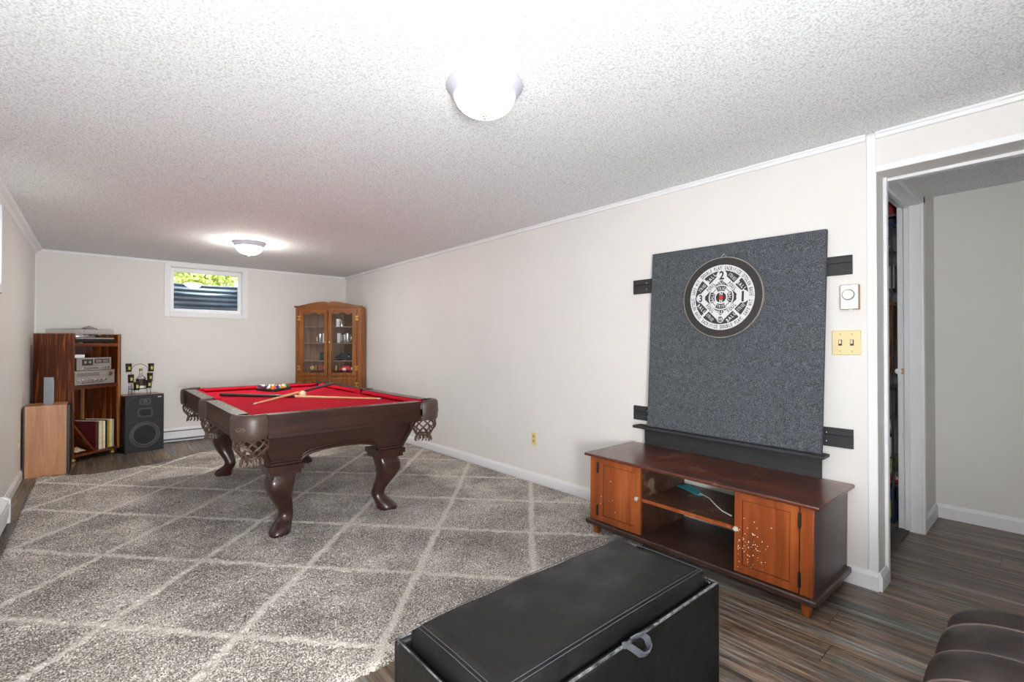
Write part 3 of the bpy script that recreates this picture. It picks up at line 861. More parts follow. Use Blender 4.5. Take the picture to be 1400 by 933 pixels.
def door_(y0, y1, knob_y, flecks, hy):
    b = MB(); z0, z1 = .110, .506; w = .036
    b.box(F-.004, F+.014, y0, y0+w, z0, z1).box(F-.004, F+.014, y1-w, y1, z0, z1)
    b.box(F-.004, F+.014, y0+w, y1-w, z0, z0+w).box(F-.004, F+.014, y0+w, y1-w, z1-w, z1)
    b.box(F+.002, F+.012, y0+w-.002, y1-w+.002, z0+w-.002, z1-w+.002)
    b.mat(1)
    g = .004       # shade of the panel recess, painted as thin dark strips
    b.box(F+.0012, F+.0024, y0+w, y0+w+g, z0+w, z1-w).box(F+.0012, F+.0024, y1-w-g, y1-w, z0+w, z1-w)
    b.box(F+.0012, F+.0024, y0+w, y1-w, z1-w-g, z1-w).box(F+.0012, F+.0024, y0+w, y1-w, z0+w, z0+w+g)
    b.mat(2)
    rnd = random.Random(5)
    for k in range(flecks):
        y = min(y1-.02, max(y0+.02, rnd.gauss(y1-.075, .045))); z = rnd.gauss(.255, .055)
        if z > .4 or z < .125: continue
        x = F-.0046 if (y < y0+w or y > y1-w or z < z0+w) else F+.0014
        s = rnd.uniform(.0010, .0030)
        b.lathe([(.0003, -.0006), (s, -.0003), (s, .001), (.0003, .001)], (x, y, z), ax='x', n=7)
    d = b.build('door', [m_cherry_door, plain('door_recess_shade', rgb(70,26,8), .5), m_paintfleck], st, bevel=.0018)
    MB().lathe([(.005, 0), (.005, -.010), (.011, -.014), (.013, -.020), (.010, -.026), (.0004, -.028)], (F-.004, knob_y, .325), ax='x', n=18).build('knob', plain('pale_pewter_knob', rgb(206,196,184), .35, .3), d)
    for z in (.175, .445):
        MB().box(F-.0075, F+.004, hy-.006, hy+.006, z-.032, z+.032).cyl((F-.009, hy, z-.034), (F-.009, hy, z+.034), .005, n=10).build('hinge', m_black, d)
door_(.058, .348, .334, 70, .055)
door_(.897, LN-.067, .911, 8, LN-.064)
for x, y in ((F+.012, .012), (F+.012, LN-.056), (BK-.055, .012), (BK-.055, LN-.056)):
    w = .044
    ring = lambda z, k: [(x+w/2+sx*w/2*k, y+w/2+sy*w/2*k, z) for sx, sy in ((-1,-1),(1,-1),(1,1),(-1,1))]
    z0 = .0085 if y < .5 else .014
    MB().loft([ring(z0, .72), ring(.075, 1)]).build('foot', m_cherry_door, st, bevel=.003)

# fly swatter on the middle shelf
t = thing('fly_swatter', 'teal fly swatter with a white wire handle on the middle shelf of the television stand', 'fly swatter', (2.80, 1.60, .329), rot=(tilt, 0, 0))
p0, p1 = Vector((.02, .01, .0)), Vector((-.058, -.165, .0))
dv = (p1-p0).normalized(); nv = Vector((-dv.y, dv.x, 0))
b = MB()
outl = [(0, -.030), (.01, -.042), (.09, -.040), (.165, -.022), (.185, -.008), (.185, .008), (.165, .022), (.09, .040), (.01, .042), (0, .030)]
Lp = (p1-p0).length/.185
b.loft([[p0+dv*a*Lp+nv*c+Vector((0, 0, z+.03*max(0, .5-abs(a/.185-.3)))) for a, c in outl] for z in (.0, .004)])
b.build('paddle', plain('teal_plastic', rgb(34,158,172), .5, var=.15), t)
b = MB()
q = [p1-dv*.02+Vector((0,0,.006)), p1+Vector((0,0,.010)), Vector((-.11, -.24, .014)), Vector((-.17, -.30, .010)), Vector((-.235, -.375, .006)), Vector((-.27, -.44, .006))]
b.tube(q, .0034, 8); b.build('wire_handle', plain('white_wire', rgb(226,224,216), .5), t)

# ------------------------------------------------------------------ backboard, slats, dartboard
for z, lab in ((1.648, 'black grooved wooden slat on the wall behind the top of the grey carpet board'), (.742, 'black grooved wooden slat on the wall behind the bottom of the grey carpet board')):
    t = thing('wall_slat', lab, 'wall slat', (XR, 1.39, z))
    b = MB().box(-.016, 0, -.668, .668, -.050, .010).box(-.013, 0, -.668, .668, .010, .0135).box(-.016, 0, -.668, .668, .0135, .050)
    b.build('slat_board', m_blackwood, t, bevel=.002)
    b = MB()
    for y in (-.548, .553):
        for dz in (-.022, .022): b.lathe([(.0004, -.020), (.004, -.019), (.005, -.016), (.0004, -.016)], (0, y, dz), ax='x', n=10)
    b.build('screw_heads', m_chrome, t)
bb = thing('backboard', 'large grey carpeted dart backboard with a black ledge leaning on the wall above the stand', 'dart backboard', (0, 1.38, .0095), rot=(tilt, 0, 0))
# local y = world y - 1.38; tilt handled by the empty
zb, zt = .655-.002, 1.845
xb, xt = 2.866, 2.914
yl, yr = .525, -.530
b = MB()
th = .028
lo = [(xb, yr, zb), (xb, yl, zb), (xb+th, yl, zb), (xb+th, yr, zb)]
hi = [(xt, yr, zt), (xt, yl, zt), (xt+th, yl, zt), (xt+th, yr, zt)]
b.loft([lo, hi]); pn = b.build('carpet_panel', m_carpet, bb, bevel=.008, seg=3)
def zst(): return .528+.0086
b = MB().box(2.828, 2.925, -.552, .615, .636, .653); b.build('ledge', m_blackwood, bb, bevel=.003)
b = MB().box(2.895, 2.917, -.520, .560, .5195, .636); b.build('riser', m_blackwood, bb, bevel=.002)

# dartboard: local frame, x right, y up, -z to the wall
slope = math.atan2(xt-xb, zt-zb)
dz = 1.520; dx = xb+(xt-xb)*((dz-zb)/(zt-zb))
db = thing('dartboard', 'round baseball dartboard printed black and white on the grey carpet board', 'dartboard', (dx-.001, 1.374, dz))
# facing -x: right of the viewer is -y, up is +z
Mx = Matrix(((0, 0, -1, 0), (-1, 0, 0, 0), (0, 1, 0, 0), (0, 0, 0, 1)))
db.matrix_world = Matrix.Translation((dx-.001, 1.376, dz)) @ Matrix.Rotation(slope, 4, 'Y') @ Matrix.Rotation(tilt*1.5, 4, 'X') @ Mx
RD = .246
b = MB().lathe([(.0005, 0), (RD-.004, 0), (RD, .004), (RD, .022), (RD-.004, .026), (.0005, .026)], n=72)
board = b.build('board', m_boardblk, db, ang=30)
b = MB().lathe([(RD-.003, .0255), (RD-.0005, .0262), (RD+.0016, .024), (RD+.0016, .003), (RD-.002, .0)], n=72); b.build('metal_rim', plain('worn_rim', rgb(150,146,140), .5, .3, var=.3), db)
b = MB().tube([(-.022, RD-.004, .013), (0, RD+.024, .010), (.024, RD-.004, .013)], .0016, 6); b.build('hanging_wire', m_steel, db)
ZP0 = .0264
def ring(b, r0, r1, z, a0=0, a1=2*PI, n=96):
    vs = []; fs = []
    for k in range(n+1):
        a = a0+(a1-a0)*k/n
        vs += [(r0*math.cos(a), r0*math.sin(a), z), (r1*math.cos(a), r1*math.sin(a), z)]
    for k in range(n): fs.append((2*k, 2*k+1, 2*k+3, 2*k+2))
    b.add(vs, fs)
def disc(b, cx, cy, r, z, n=40):
    b.add([(cx+r*math.cos(2*PI*k/n), cy+r*math.sin(2*PI*k/n), z) for k in range(n)], [tuple(range(n))])
_gl = {}
def glyph(ch, bold=False):
    key = ch
    if key in _gl: return _gl[key]
    cu = bpy.data.curves.new('g', 'FONT'); cu.body = ch; cu.size = 1; cu.resolution_u = 3; cu.align_x = 'CENTER'
    if True: cu.offset = .028
    o = bpy.data.objects.new('g', cu); COL.objects.link(o)
    bpy.context.view_layer.update()
    me = o.to_mesh()
    vs = [tuple(v.co) for v in me.vertices]; fs = [tuple(p.vertices) for p in me.polygons]
    o.to_mesh_clear(); bpy.data.objects.remove(o); bpy.data.curves.remove(cu)
    _gl[key] = (vs, fs); return _gl[key]
def put_char(b, ch, x, y, ang, h, z, wx=1.0):
    vs, fs = glyph(ch); s = h/.70
    c, sn = math.cos(ang), math.sin(ang)
    out = []
    for vx, vy, _ in vs:
        px, py = vx*s*wx, (vy-.35)*s
        out.append((x+px*c-py*sn, y+px*sn+py*c, z))
    b.add(out, fs)
def word(b, text, x, y, ang, h, z, wx=.8, pitch=.62):
    n = len(text)
    for i, ch in enumerate(text):
        if ch == ' ': continue
        d = (i-(n-1)/2)*h*pitch/.7*wx*1.25
        put_char(b, ch, x+d*math.cos(ang), y+d*math.sin(ang), ang, h, z, wx)
def arcword(b, text, r, amid, h, z, wx=.8, pitch=.62, inward=False):
    n = len(text); st_ = h*pitch/.7*wx*1.25/r
    for i, ch in enumerate(text):
        if ch == ' ': continue
        o_ = (i-(n-1)/2)*st_
        if not inward: a = amid-o_; put_char(b, ch, r*math.cos(a), r*math.sin(a), a-PI/2, h, z, wx)
        else: a = amid+o_; put_char(b, ch, r*math.cos(a), r*math.sin(a), a+PI/2, h, z, wx)
w = MB()
ring(w, RD*.665, RD*.81, ZP0)
# white lattice: diamond band, 4 radial bars, centre ring, base circles
D = RD*.64; bwid = RD*.135
def seg_band(b, p, q, wd, z):
    p = Vector((p[0], p[1], 0)); q = Vector((q[0], q[1], 0)); d = (q-p).normalized(); nn = Vector((-d.y, d.x, 0))*wd
    b.add([(p.x, p.y, z), (q.x, q.y, z), (q.x+nn.x, q.y+nn.y, z), (p.x+nn.x, p.y+nn.y, z)], [(0, 1, 2, 3)])
corners = [(0, D), (-D, 0), (0, -D), (D, 0)]
for i in range(4): seg_band(w, corners[i], corners[(i+1) % 4], bwid, ZP0+.0002)
for k in range(4):
    a = R(45+90*k)
    p = (math.cos(a)*RD*.45, math.sin(a)*RD*.45); q = (math.cos(a)*RD*.67, math.sin(a)*RD*.67)
    nx_, ny_ = -math.sin(a)*RD*.03, math.cos(a)*RD*.03
    w.add([(p[0]-nx_, p[1]-ny_, ZP0+.0002), (q[0]-nx_, q[1]-ny_, ZP0+.0002), (q[0]+nx_, q[1]+ny_, ZP0+.0002), (p[0]+nx_, p[1]+ny_, ZP0+.0002)], [(0, 1, 2, 3)])
disc(w, 0, 0, RD*.315, ZP0+.0003, 64)
for x, y, r in ((0, D*.86, .13), (D*.83, 0, .155), (-D*.82, 0, .115), (0, -D*.85, .085)): disc(w, x*1.0, y*1.0, RD*r, ZP0+.0005)
# strike / ball plates in the dark corners
def plate(b, a, rr, ln, wd, z):
    c = (math.cos(a)*rr, math.sin(a)*rr); u = (-math.sin(a), math.cos(a)); v = (math.cos(a), math.sin(a))
    b.add([(c[0]+u[0]*s*ln+v[0]*t_*wd, c[1]+u[1]*s*ln+v[1]*t_*wd, z) for s, t_ in ((-1,-1),(1,-1),(1,1),(-1,1))], [(0, 1, 2, 3)])
wp = w.build('white_print', m_boardwht, db, flat=True)
k = MB()
for i in range(8):      # ring dividers
    a = R(90+45*i+0); nx_, ny_ = -math.sin(a)*.0008, math.cos(a)*.0008
    r0, r1 = RD*.665, RD*.81
    k.add([(r0*math.cos(a)-nx_, r0*math.sin(a)-ny_, ZP0+.0003), (r1*math.cos(a)-nx_, r1*math.sin(a)-ny_, ZP0+.0003), (r1*math.cos(a)+nx_, r1*math.sin(a)+ny_, ZP0+.0003), (r0*math.cos(a)+nx_, r0*math.sin(a)+ny_, ZP0+.0003)], [(0, 1, 2, 3)])
zt_ = ZP0+.0004
names = ['SACRIFICE', 'STOLEN BASE', 'SAFE HIT', 'DOUBLE PLAY']
for i in range(8):
    a = R(67.5-45*i)
    low = i in (2, 3, 4, 5)
    t_ = names[i % 4]
    if i in (2, 3): arcword(k, t_, RD*.735, a, RD*.084, zt_, .53, .64, True)
    elif i in (4,): arcword(k, t_, RD*.735, a, RD*.084, zt_, .53, .64, True)
    else: arcword(k, t_, RD*.735, a, RD*.084, zt_, .53, .64, i == 5)
m2 = D*.5-bwid*.36
for a in (45, 135, 225, 315):
    x, y = math.cos(R(a))*m2*1.414*.99, math.sin(R(a))*m2*1.414*.99
    word(k, 'FOUL', x, y, R({45: -45, 135: 45, 225: -45, 315: 45}[a]), RD*.085, zt_+.0003, .7, .66)
# black inside the centre disc
ring(k, RD*.232, RD*.248, ZP0+.0004)
disc(k, 0, 0, RD*.130, ZP0+.0006)
for a in (90, 270):
    arcp = [(RD*.30*math.cos(R(a+s)), RD*.30*math.sin(R(a+s))) for s in (-22, -10, 0, 10, 22)]+[(RD*.17*math.cos(R(a+s)), RD*.17*math.sin(R(a+s))) for s in (24, 0, -24)]
for a, t_ in ((90, 'STRIKE'), (270, 'STRIKE'), (0, 'BALL'), (180, 'BALL')):
    r0, r1 = RD*.165, RD*.285; n = 12
    vs = []
    for i in range(n+1):
        s = R(a-30+60*i/n); vs += [(r0*math.cos(s), r0*math.sin(s), ZP0+.0005), (r1*math.cos(s), r1*math.sin(s), ZP0+.0005)]
    k.add(vs, [(2*i, 2*i+1, 2*i+3, 2*i+2) for i in range(n)])
put_char(k, '2', 0, D*.86, 0, RD*.20, ZP0+.0007, .9); put_char(k, '1', D*.83, 0, 0, RD*.24, ZP0+.0007, 1.0); put_char(k, '3', -D*.82, 0, 0, RD*.17, ZP0+.0007, .9)
disc(k, 0, -D*.85, RD*.066, ZP0+.0007, 24)
k.build('black_lettering', m_ink, db, flat=True)
q = MB()
zq = ZP0+.0009
arcword(q, 'STRIKE', RD*.225, R(90), RD*.07, zq, .62); arcword(q, 'STRIKE', RD*.225, R(270), RD*.07, zq, .62, .62, True)
arcword(q, 'BALL', RD*.225, R(0), RD*.075, zq, .7); arcword(q, 'BALL', RD*.225, R(180), RD*.075, zq, .7)
put_char(q, 'N', 0, RD*.09, 0, RD*.075, zq, 1); put_char(q, 'N', 0, -RD*.09, 0, RD*.075, zq, 1)
word(q, 'OUT', 0, RD*.36, 0, RD*.075, zq, .8); word(q, 'OUT', 0, -RD*.37, 0, RD*.085, zq, .95)
word(q, 'HR', 0, -D*.85, 0, RD*.07, zq, .8)
for i, (a, tx) in enumerate(((62, 'STRIKE'), (28, 'BALL'), (-28, 'STRIKE'), (-62, 'BALL'), (-118, 'STRIKE'), (-152, 'BALL'), (152, 'STRIKE'), (118, 'BALL'))):
    x, y = RD*.56*math.cos(R(a)), RD*.56*math.sin(R(a))
    base_ = {0: -45, 1: -45, 2: 45, 3: 45, 4: -45, 5: -45, 6: 45, 7: 45}[i]
    word(q, tx, x, y, R(base_), RD*.085 if tx == 'BALL' else RD*.08, zq, .75 if tx == 'BALL' else .40, .66)
q.build('white_lettering', m_boardwht, db, flat=True)
q = MB(); disc(q, 0, 0, RD*.048, zq, 24)
q.build('red_bullseye', m_red, db, flat=True)

# ------------------------------------------------------------------ black storage ottoman
ot = thing('storage_ottoman', 'black leather storage ottoman with a loop tab in the foreground', 'ottoman', (1.135, 1.015, 0))
L2, D2, HB = .505, .222, .405
b = MB()
wl = .022
b.box(-L2, L2, -D2, -D2+wl, .0, HB).box(-L2, L2, D2-wl, D2, .0, HB).box(-L2, -L2+wl, -D2+wl, D2-wl, .0, HB).box(L2-wl, L2, -D2+wl, D2-wl, .0, HB).box(-L2+wl, L2-wl, -D2+wl, D2-wl, .0, .03)
body = b.build('body', m_bleather, ot, bevel=.009, seg=3)
b = MB()       # worn welt along the rim
zr = HB-.001
b.tube([(-L2+.010, -D2+.006, zr), (L2-.010, -D2+.006, zr), (L2-.006, D2-.008, zr), (-L2+.008, D2-.006, zr)], .0048, 8, True)
b.build('rim_welt', m_scuff, ot)
def cushion(x0, x1, y0, y1, z0, z1, crown, r=.03, nx=40, ny=20):
    def fn(u, v):
        x = x0+(x1-x0)*u; y = y0+(y1-y0)*v
        ex = min(u, 1-u)*(x1-x0); ey = min(v, 1-v)*(y1-y0)
        e = min(ex, ey)
        k = max(0, 1-e/r); f = 1-k*k
        z = z1-r*.6*(1-math.sqrt(max(0, f)))*1.0
        z += crown*(1-(2*u-1)**2)*(1-(2*v-1)**4)
        z += .0018*math.sin(x*23+y*17)+.0014*math.sin(y*41-x*9)
        return (x, y, z)
    b = MB().grid(fn, nx, ny)
    top = [fn(i/nx, 0) for i in range(nx+1)]+[fn(1, j/ny) for j in range(1, ny+1)]+[fn(i/nx, 1) for i in range(nx-1, -1, -1)]+[fn(0, j/ny) for j in range(ny-1, 0, -1)]
    b.loft([[(p[0], p[1], z0) for p in top], top], True, False)
    return b
e = .040
lid = cushion(-L2+e, L2-e, -D2+e-.006, D2-e+.006, .30, .452, .010).build('lid', m_bleather, ot, ang=50)
bm = bmesh.new(); bm.from_mesh(lid.data); bmesh.ops.remove_doubles(bm, verts=bm.verts, dist=.0005); bmesh.ops.recalc_face_normals(bm, faces=bm.faces); bm.to_mesh(lid.data); bm.free()
b = MB()
for ins, z in ((.006, .4475), (.014, .4522)):
    a, c = L2-e-ins, D2-e+.006-ins
    b.tube([(-a, -c, z), (-a*.5, -c, z+.003), (0, -c, z+.004), (a*.5, -c, z+.003), (a, -c, z), (a, 0, z+.003), (a, c, z), (0, c, z+.004), (-a, c, z), (-a, 0, z+.003)], .0013, 6, True)
b.build('lid_seams', m_stitch, lid)
b = MB()       # tab loop hanging over the front edge
w2 = .011; cxl = .005
prof = [(0, -D2+.045, .425), (.0, -D2+.01, .418), (.0, -D2-.014, .414), (.0, -D2-.036, .40), (.0, -D2-.034, .378), (.0, -D2-.014, .372), (.0, -D2-.006, .385), (0, -D2-.004, .398)]
prof = [(-.045, -D2+.004, .408), (-.040, -D2-.006, .412), (-.028, -D2-.020, .402), (-.008, -D2-.030, .384), (.016, -D2-.032, .378), (.036, -D2-.026, .386), (.042, -D2-.014, .402), (.030, -D2-.006, .414), (.008, -D2+.002, .413), (-.012, -D2+.006, .410)]
sec = []
P_ = [Vector(p) for p in prof]
for i, p in enumerate(P_):
    d_ = (P_[min(i+1, len(P_)-1)]-P_[max(i-1, 0)]).normalized()
    up = Vector((.15, -.55, .8)); up = (up-d_*up.dot(d_)).normalized(); nn = d_.cross(up)
    sec.append([p+up*.010+nn*.0022, p-up*.010+nn*.0022, p-up*.010-nn*.0022, p+up*.010-nn*.0022])
b.loft(sec); b.build('pull_tab', plain('grey_worn_strap', rgb(70,72,78), .45, var=.3, vs=60), ot, ang=60)
for sx in (-1, 1):
    for sy in (-1, 1): MB().cyl((sx*(L2-.04), sy*(D2-.04), -.0), (sx*(L2-.04), sy*(D2-.04), .004), .018, n=14).build('glide', m_black, ot)

# ------------------------------------------------------------------ brown channelled lounge seat (lower right corner)
rc = thing('lounge_chair', 'dark brown leather channelled lounge seat at the lower right corner', 'lounge chair', (1.35, -.205, 0))
def channel(xa, xb, ztop, zbot, first, last):
    # a padded roll between xa..xb (local), long along y, rounded at the +y end
    n = 14; prof = []
    for i in range(n+1):
        u = i/n
        bulge = math.sin(PI*u)**.55
        prof.append((xa+(xb-xa)*u, ztop-.022*(1-bulge)))
    ys = [-.40, -.2, 0, .15, .27, .33, .365, .388, .40, .406, .408]
    rings = []
    for j, y in enumerate(ys):
        s = max(0, (y-.27)/.138); drop = .09*(1-math.sqrt(max(0, 1-s*s)))
        ring = [(x, y, z-drop*(1.0)) for x, z in prof]
        ring += [(xb, y, min(zbot, prof[-1][1]-drop-.01)), (xa, y, min(zbot, prof[0][1]-drop-.01))]
        rings.append(ring)
    return MB().loft(rings)
xs = [-.42, -.21, -.02, .122, .28, .42]
zs = [.575, .580, .582, .580, .575]
base = MB().box(-.42, .41, -.39, .405, .10, .40).build('seat_base', m_brleather, rc, bevel=.03, seg=4)
DR = lambda y: .075*(1-math.sqrt(max(0, 1-max(0, (y-.255)/.158)**2)))
for i in range(5):
    n = 14; ys = [-.40, -.2, 0, .15, .24, .28, .32, .35, .375, .392, .403, .410, .4125]
    prof = []
    for q in range(n+1):
        u = q/n; z = zs[i]-.026*(1-math.sin(PI*u)**.6)
        if i == 4: z = zs[4]-.026*(1-math.sin(PI*min(u*1.2, 1)/2)**.6)-(.11*(1-math.sqrt(max(0, 1-max(0, (u-.45)/.55)**2))))
        prof.append((xs[i]+(xs[i+1]-xs[i])*u, z))
    rings = []
    for y in ys:
        ring = [(x, y, z-DR(y)) for x, z in prof]
        ring += [(xs[i+1], y, .30), (xs[i], y, .30)]
        rings.append(ring)
    MB().loft(rings).build('padded_channel', m_brleather, rc, ang=70)
b = MB()
for k_ in (1, 2, 3, 4):
    x, z = xs[k_], .5625
    b.tube([(x-.004, y, z-DR(y)) for y in [-.40, -.2, 0, .15, .24, .28, .32, .35, .375, .392, .403, .410]]+[(x-.004, .415, .47), (x-.004, .415, .31)], .0042, 6)
b.build('piping', m_brseam, rc)
for x in (-.36, .36):
    for y in (-.33, .30): MB().cyl((x, y, 0), (x, y, .11), .022, .03, n=14).build('foot', m_black, rc)
# ------------------------------------------------------------------ hi-fi cabinet in the left corner
hx, hy = -.194, 6.69
ha = math.atan2(.38, .394)
hW, hD, hH = .547, .455, 1.35
hc = thing('hifi_cabinet', 'tall dark rosewood stereo cabinet standing diagonally in the left corner', 'stereo cabinet', (hx, hy, 0), ha)
t_ = .019; z0 = .062
b = MB().box(0, t_, 0, hD, z0, hH); b.build('side_board', m_rose_z, hc, bevel=.0015)
b = MB().box(hW-t_, hW, 0, hD, z0, hH); b.build('side_board', m_rose_z, hc, bevel=.0015)
for za, zb_ in ((z0, z0+.022), (.765, .800), (1.215, 1.250)):
    b = MB().box(t_, hW-t_, .006, hD-.012, za, zb_); b.build('shelf', m_rose_x, hc, bevel=.0015)
b = MB().box(t_, hW-t_, hD-.014, hD-.004, z0+.022, .765).box(t_, hW-t_, hD-.014, hD-.004, .80, 1.215); b.build('back_panel', m_rose_z, hc)
m_batten = wood('pale_batten', rgb(150,96,58), rgb(190,134,90), 'Z', 1, .5)
b = MB().box(hW-t_-.050, hW-t_-.030, .40, .425, z0+.022, .765).box(.17, .19, hD-.03, hD-.014, z0+.022, .765)
b.build('batten', m_batten, hc)
b = MB().box(hW-t_-.012, hW-t_, -.004, .012, z0, hH-.01); b.build('edge_strip', m_batten, hc)
for x, y in ((.05, .05), (hW-.05, .05), (.05, hD-.06), (hW-.05, hD-.06)):
    b = MB().ball((x, y, .026), .0255, 16, 10).cyl((x, y, .04), (x, y, z0), .012, n=12); b.build('caster', m_brass, hc)
HM = Matrix.Translation((hx, hy, 0)) @ Matrix.Rotation(ha, 4, 'Z')
def hp(x, y, z): return HM @ Vector((x, y, z))
# turntable
t = thing('turntable', 'black turntable under a smoky clear dust cover on top of the stereo cabinet', 'turntable', hp(.265, .20, 1.25), ha)
b = MB().box(-.215, .215, -.175, .175, .012, .060); b.build('plinth', m_black, t, bevel=.003)
b = MB().box(-.218, .218, -.178, -.172, .046, .060); b.build('front_trim', m_silver, t)
for x in (-.17, .17):
    for y in (-.13, .13): MB().cyl((x, y, 0), (x, y, .014), .02, n=14).build('foot', m_black, t)
b = MB().lathe([(.0005, .062), (.145, .062), (.15, .066), (.15, .078), (.145, .082), (.0005, .082)], (-.04, 0, 0), n=40); b.build('platter', m_steel, t)
b = MB().cyl((.16, .10, .06), (.16, .10, .10), .018, n=14).tube([(.16, .14, .098), (.16, .10, .098), (.15, -.06, .096), (.10, -.12, .090)], .005, 8); b.build('tonearm', m_steel, t)
b = MB()
b.box(-.215, .215, -.175, -.171, .062, .150).box(-.215, .215, .171, .175, .062, .150).box(-.215, -.211, -.171, .171, .062, .150).box(.211, .215, -.171, .171, .062, .150).box(-.215, .215, -.175, .175, .150, .154)
b.build('dust_cover', m_cover, t, flat=True)
t = thing('headset', 'small clear and silver gadget lying on the turntable cover', 'gadget', hp(.36, .20, 1.4045), ha)
b = MB().lathe([(.0005, 0), (.045, 0), (.05, .012), (.034, .028), (.0005, .034)], n=20); b.build('housing', m_silver, t)
b = MB().tube([(-.09, 0, .004), (-.05, .01, .012), (0, .0, .034), (.05, -.01, .012), (.09, 0, .004)], .004, 6); b.build('band', m_black, t)
# receiver
def knob(b, x, y, z, r, l): b.lathe([(r*.95, 0), (r, -.002), (r*.92, -l), (.0004, -l)], (x, y, z), ax='y', n=18)
t = thing('stereo_receiver', 'wide silver stereo receiver on the middle shelf of the stereo cabinet', 'stereo receiver', hp(.262, .03, .80), ha)
b = MB().box(-.225, .225, .004, .32, .010, .150); b.build('case', plain('receiver_case', rgb(92,86,80), .5, .3), t, bevel=.002)
b = MB().box(-.232, .232, -.004, .006, .006, .156); b.build('faceplate', m_silver, t, bevel=.0015)
b = MB().box(-.19, .05, -.0055, -.0035, .098, .132); b.build('tuning_window', plain('tuner_window', rgb(118,116,108), .2), t)
b = MB(); knob(b, .165, -.004, .115, .026, .022); b.build('tuning_knob', m_chrome, t)
b = MB()
for x in (-.19, -.14, -.09, -.04, .01, .06, .11): knob(b, x, -.004, .052, .013, .016)
b.build('control_knobs', m_chrome, t)
b = MB()
for i in range(9): b.box(-.14+i*.028, -.126+i*.028, -.009, -.004, .022, .031)
b.build('push_buttons', plain('dark_buttons', rgb(60,58,54), .4), t)
for x in (-.19, .19):
    for y in (.04, .28): MB().cyl((x, y, 0), (x, y, .011), .016, n=12).build('foot', m_black, t)
# cassette deck
t = thing('cassette_deck', 'silver cassette deck stacked on the stereo receiver', 'cassette deck', hp(.268, .04, .9562), ha)
b = MB().box(-.19, .19, .004, .25, .008, .132); b.build('case', plain('deck_case', rgb(80,76,72), .5, .3), t, bevel=.002)
b = MB().box(-.195, .195, -.004, .006, .004, .138); b.build('faceplate', m_silver, t, bevel=.0015)
b = MB().box(-.14, -.02, -.006, -.0035, .055, .122); b.build('cassette_door', plain('deck_window', rgb(66,62,58), .2), t, bevel=.001)
b = MB().cyl((-.105, -.007, .09), (-.105, -.005, .09), .014, n=16).cyl((-.055, -.007, .09), (-.055, -.005, .09), .014, n=16); b.build('reels', m_silver, t)
b = MB().box(0, .17, -.006, -.0035, .075, .122); b.build('meter_window', plain('meter_window', rgb(58,54,52), .2), t)
b = MB().box(.012, .078, -.0075, -.006, .082, .115).box(.09, .158, -.0075, -.006, .082, .115); b.build('meter_scale', plain('meter_scale', rgb(128,118,104), .4), t)
b = MB()
for i in range(6): b.box(-.14+i*.03, -.116+i*.03, -.012, -.004, .018, .032)
b.build('transport_keys', m_chrome, t)
b = MB()
for x in (.08, .115, .15): knob(b, x, -.004, .030, .011, .014)
b.build('level_knobs', m_chrome, t)
o = MB().box(-.055, .055, -.04, .04, 0, .034).build('paper_box', m_white, bevel=.002)
o.location = hp(.125, .10, 1.0945); o.rotation_euler = (0, 0, ha); tag(o, 'small white cardboard box lying on top of the cassette deck', 'box')
# leaning board, records, paper in the lower compartment
zf = z0+.0225
t = thing('divider_board', 'dark wooden board leaning diagonally in the bottom of the stereo cabinet', 'board', hp(0, 0, 0), ha)
b = MB().prism([(.030, zf+.300), (.045, zf+.315), (.272, zf+.0), (.245, zf+.0)], .02, .36, 'y'); b.build('board', m_rose_x, t, bevel=.002)
rec_cols = [('black and red', rgb(96,20,26)), ('grey blue', rgb(80,96,128)), ('dark brown', rgb(70,46,34)), ('cream', rgb(226,212,176)), ('white', rgb(232,230,224)), ('orange', rgb(226,120,44)), ('pale yellow', rgb(232,214,140)),
            ('bright white', rgb(240,240,238)), ('black', rgb(28,26,26)), ('tan', rgb(196,160,110)), ('olive', rgb(150,140,84)), ('yellow', rgb(228,196,60)), ('ivory', rgb(238,230,204)), ('pink-brown', rgb(170,110,96)), ('light grey', rgb(196,196,194)), ('golden', rgb(214,168,78))]
x = .235
xs_ = []
for i, (nm, c) in enumerate(rec_cols):
    w_ = .0125+.004*((i*7) % 3)/2
    lean = max(0.0, .30-.05*i) if i < 6 else 0
    o = MB().box(0, w_, 0, .312, 0, .312-.003*((i*5) % 4)).build('record_sleeve', plain('sleeve_'+nm.replace(' ', '_').replace('-', '_'), c, .55, var=.25, vs=22), bevel=.0008)
    if i == 0: x = .276
    o.location = hp(x, .03+.004*((i*3) % 4), zf+.001); o.rotation_euler = (0, 0, ha)
    x += w_+.0006
    tag(o, f'{nm} record sleeve standing in the row of records in the stereo cabinet', 'record', 'record sleeves in the stereo cabinet')
    if x > hW-t_-.03: break
# two sleeves slumped against the diagonal board
for nm, c, dx_, an in (('maroon', rgb(120,24,34), .338, -34), ('dark green', rgb(40,52,44), .322, -37)):
    pass
t = thing('crumpled_paper', 'crumpled beige paper at the bottom left of the stereo cabinet', 'paper', hp(.14, .12, zf), ha)
rnd = random.Random(2)
b = MB().grid(lambda u, v: (-.07+.14*u, -.06+.12*v, .012+.05*abs(math.sin(u*5+v*3))*math.sin(PI*u)*math.sin(PI*v)+.01*rnd.random()), 8, 8)
o = b.build('sheet', plain('beige_paper', rgb(196,176,146), .8), t, flat=True); md = o.modifiers.new('t', 'SOLIDIFY'); md.thickness = .002
o = MB().box(-.075, .075, -.002, .002, 0, .215).build('paper_sheet', m_white)
o.location = hp(.13, .40, zf+.24); o.rotation_euler = (R(-1), 0, ha)
o.location = hp(.12, .385, zf+.001); o.scale = (1, 1, 1.75)
tag(o, 'white sheet of paper standing behind the diagonal board in the stereo cabinet', 'paper')

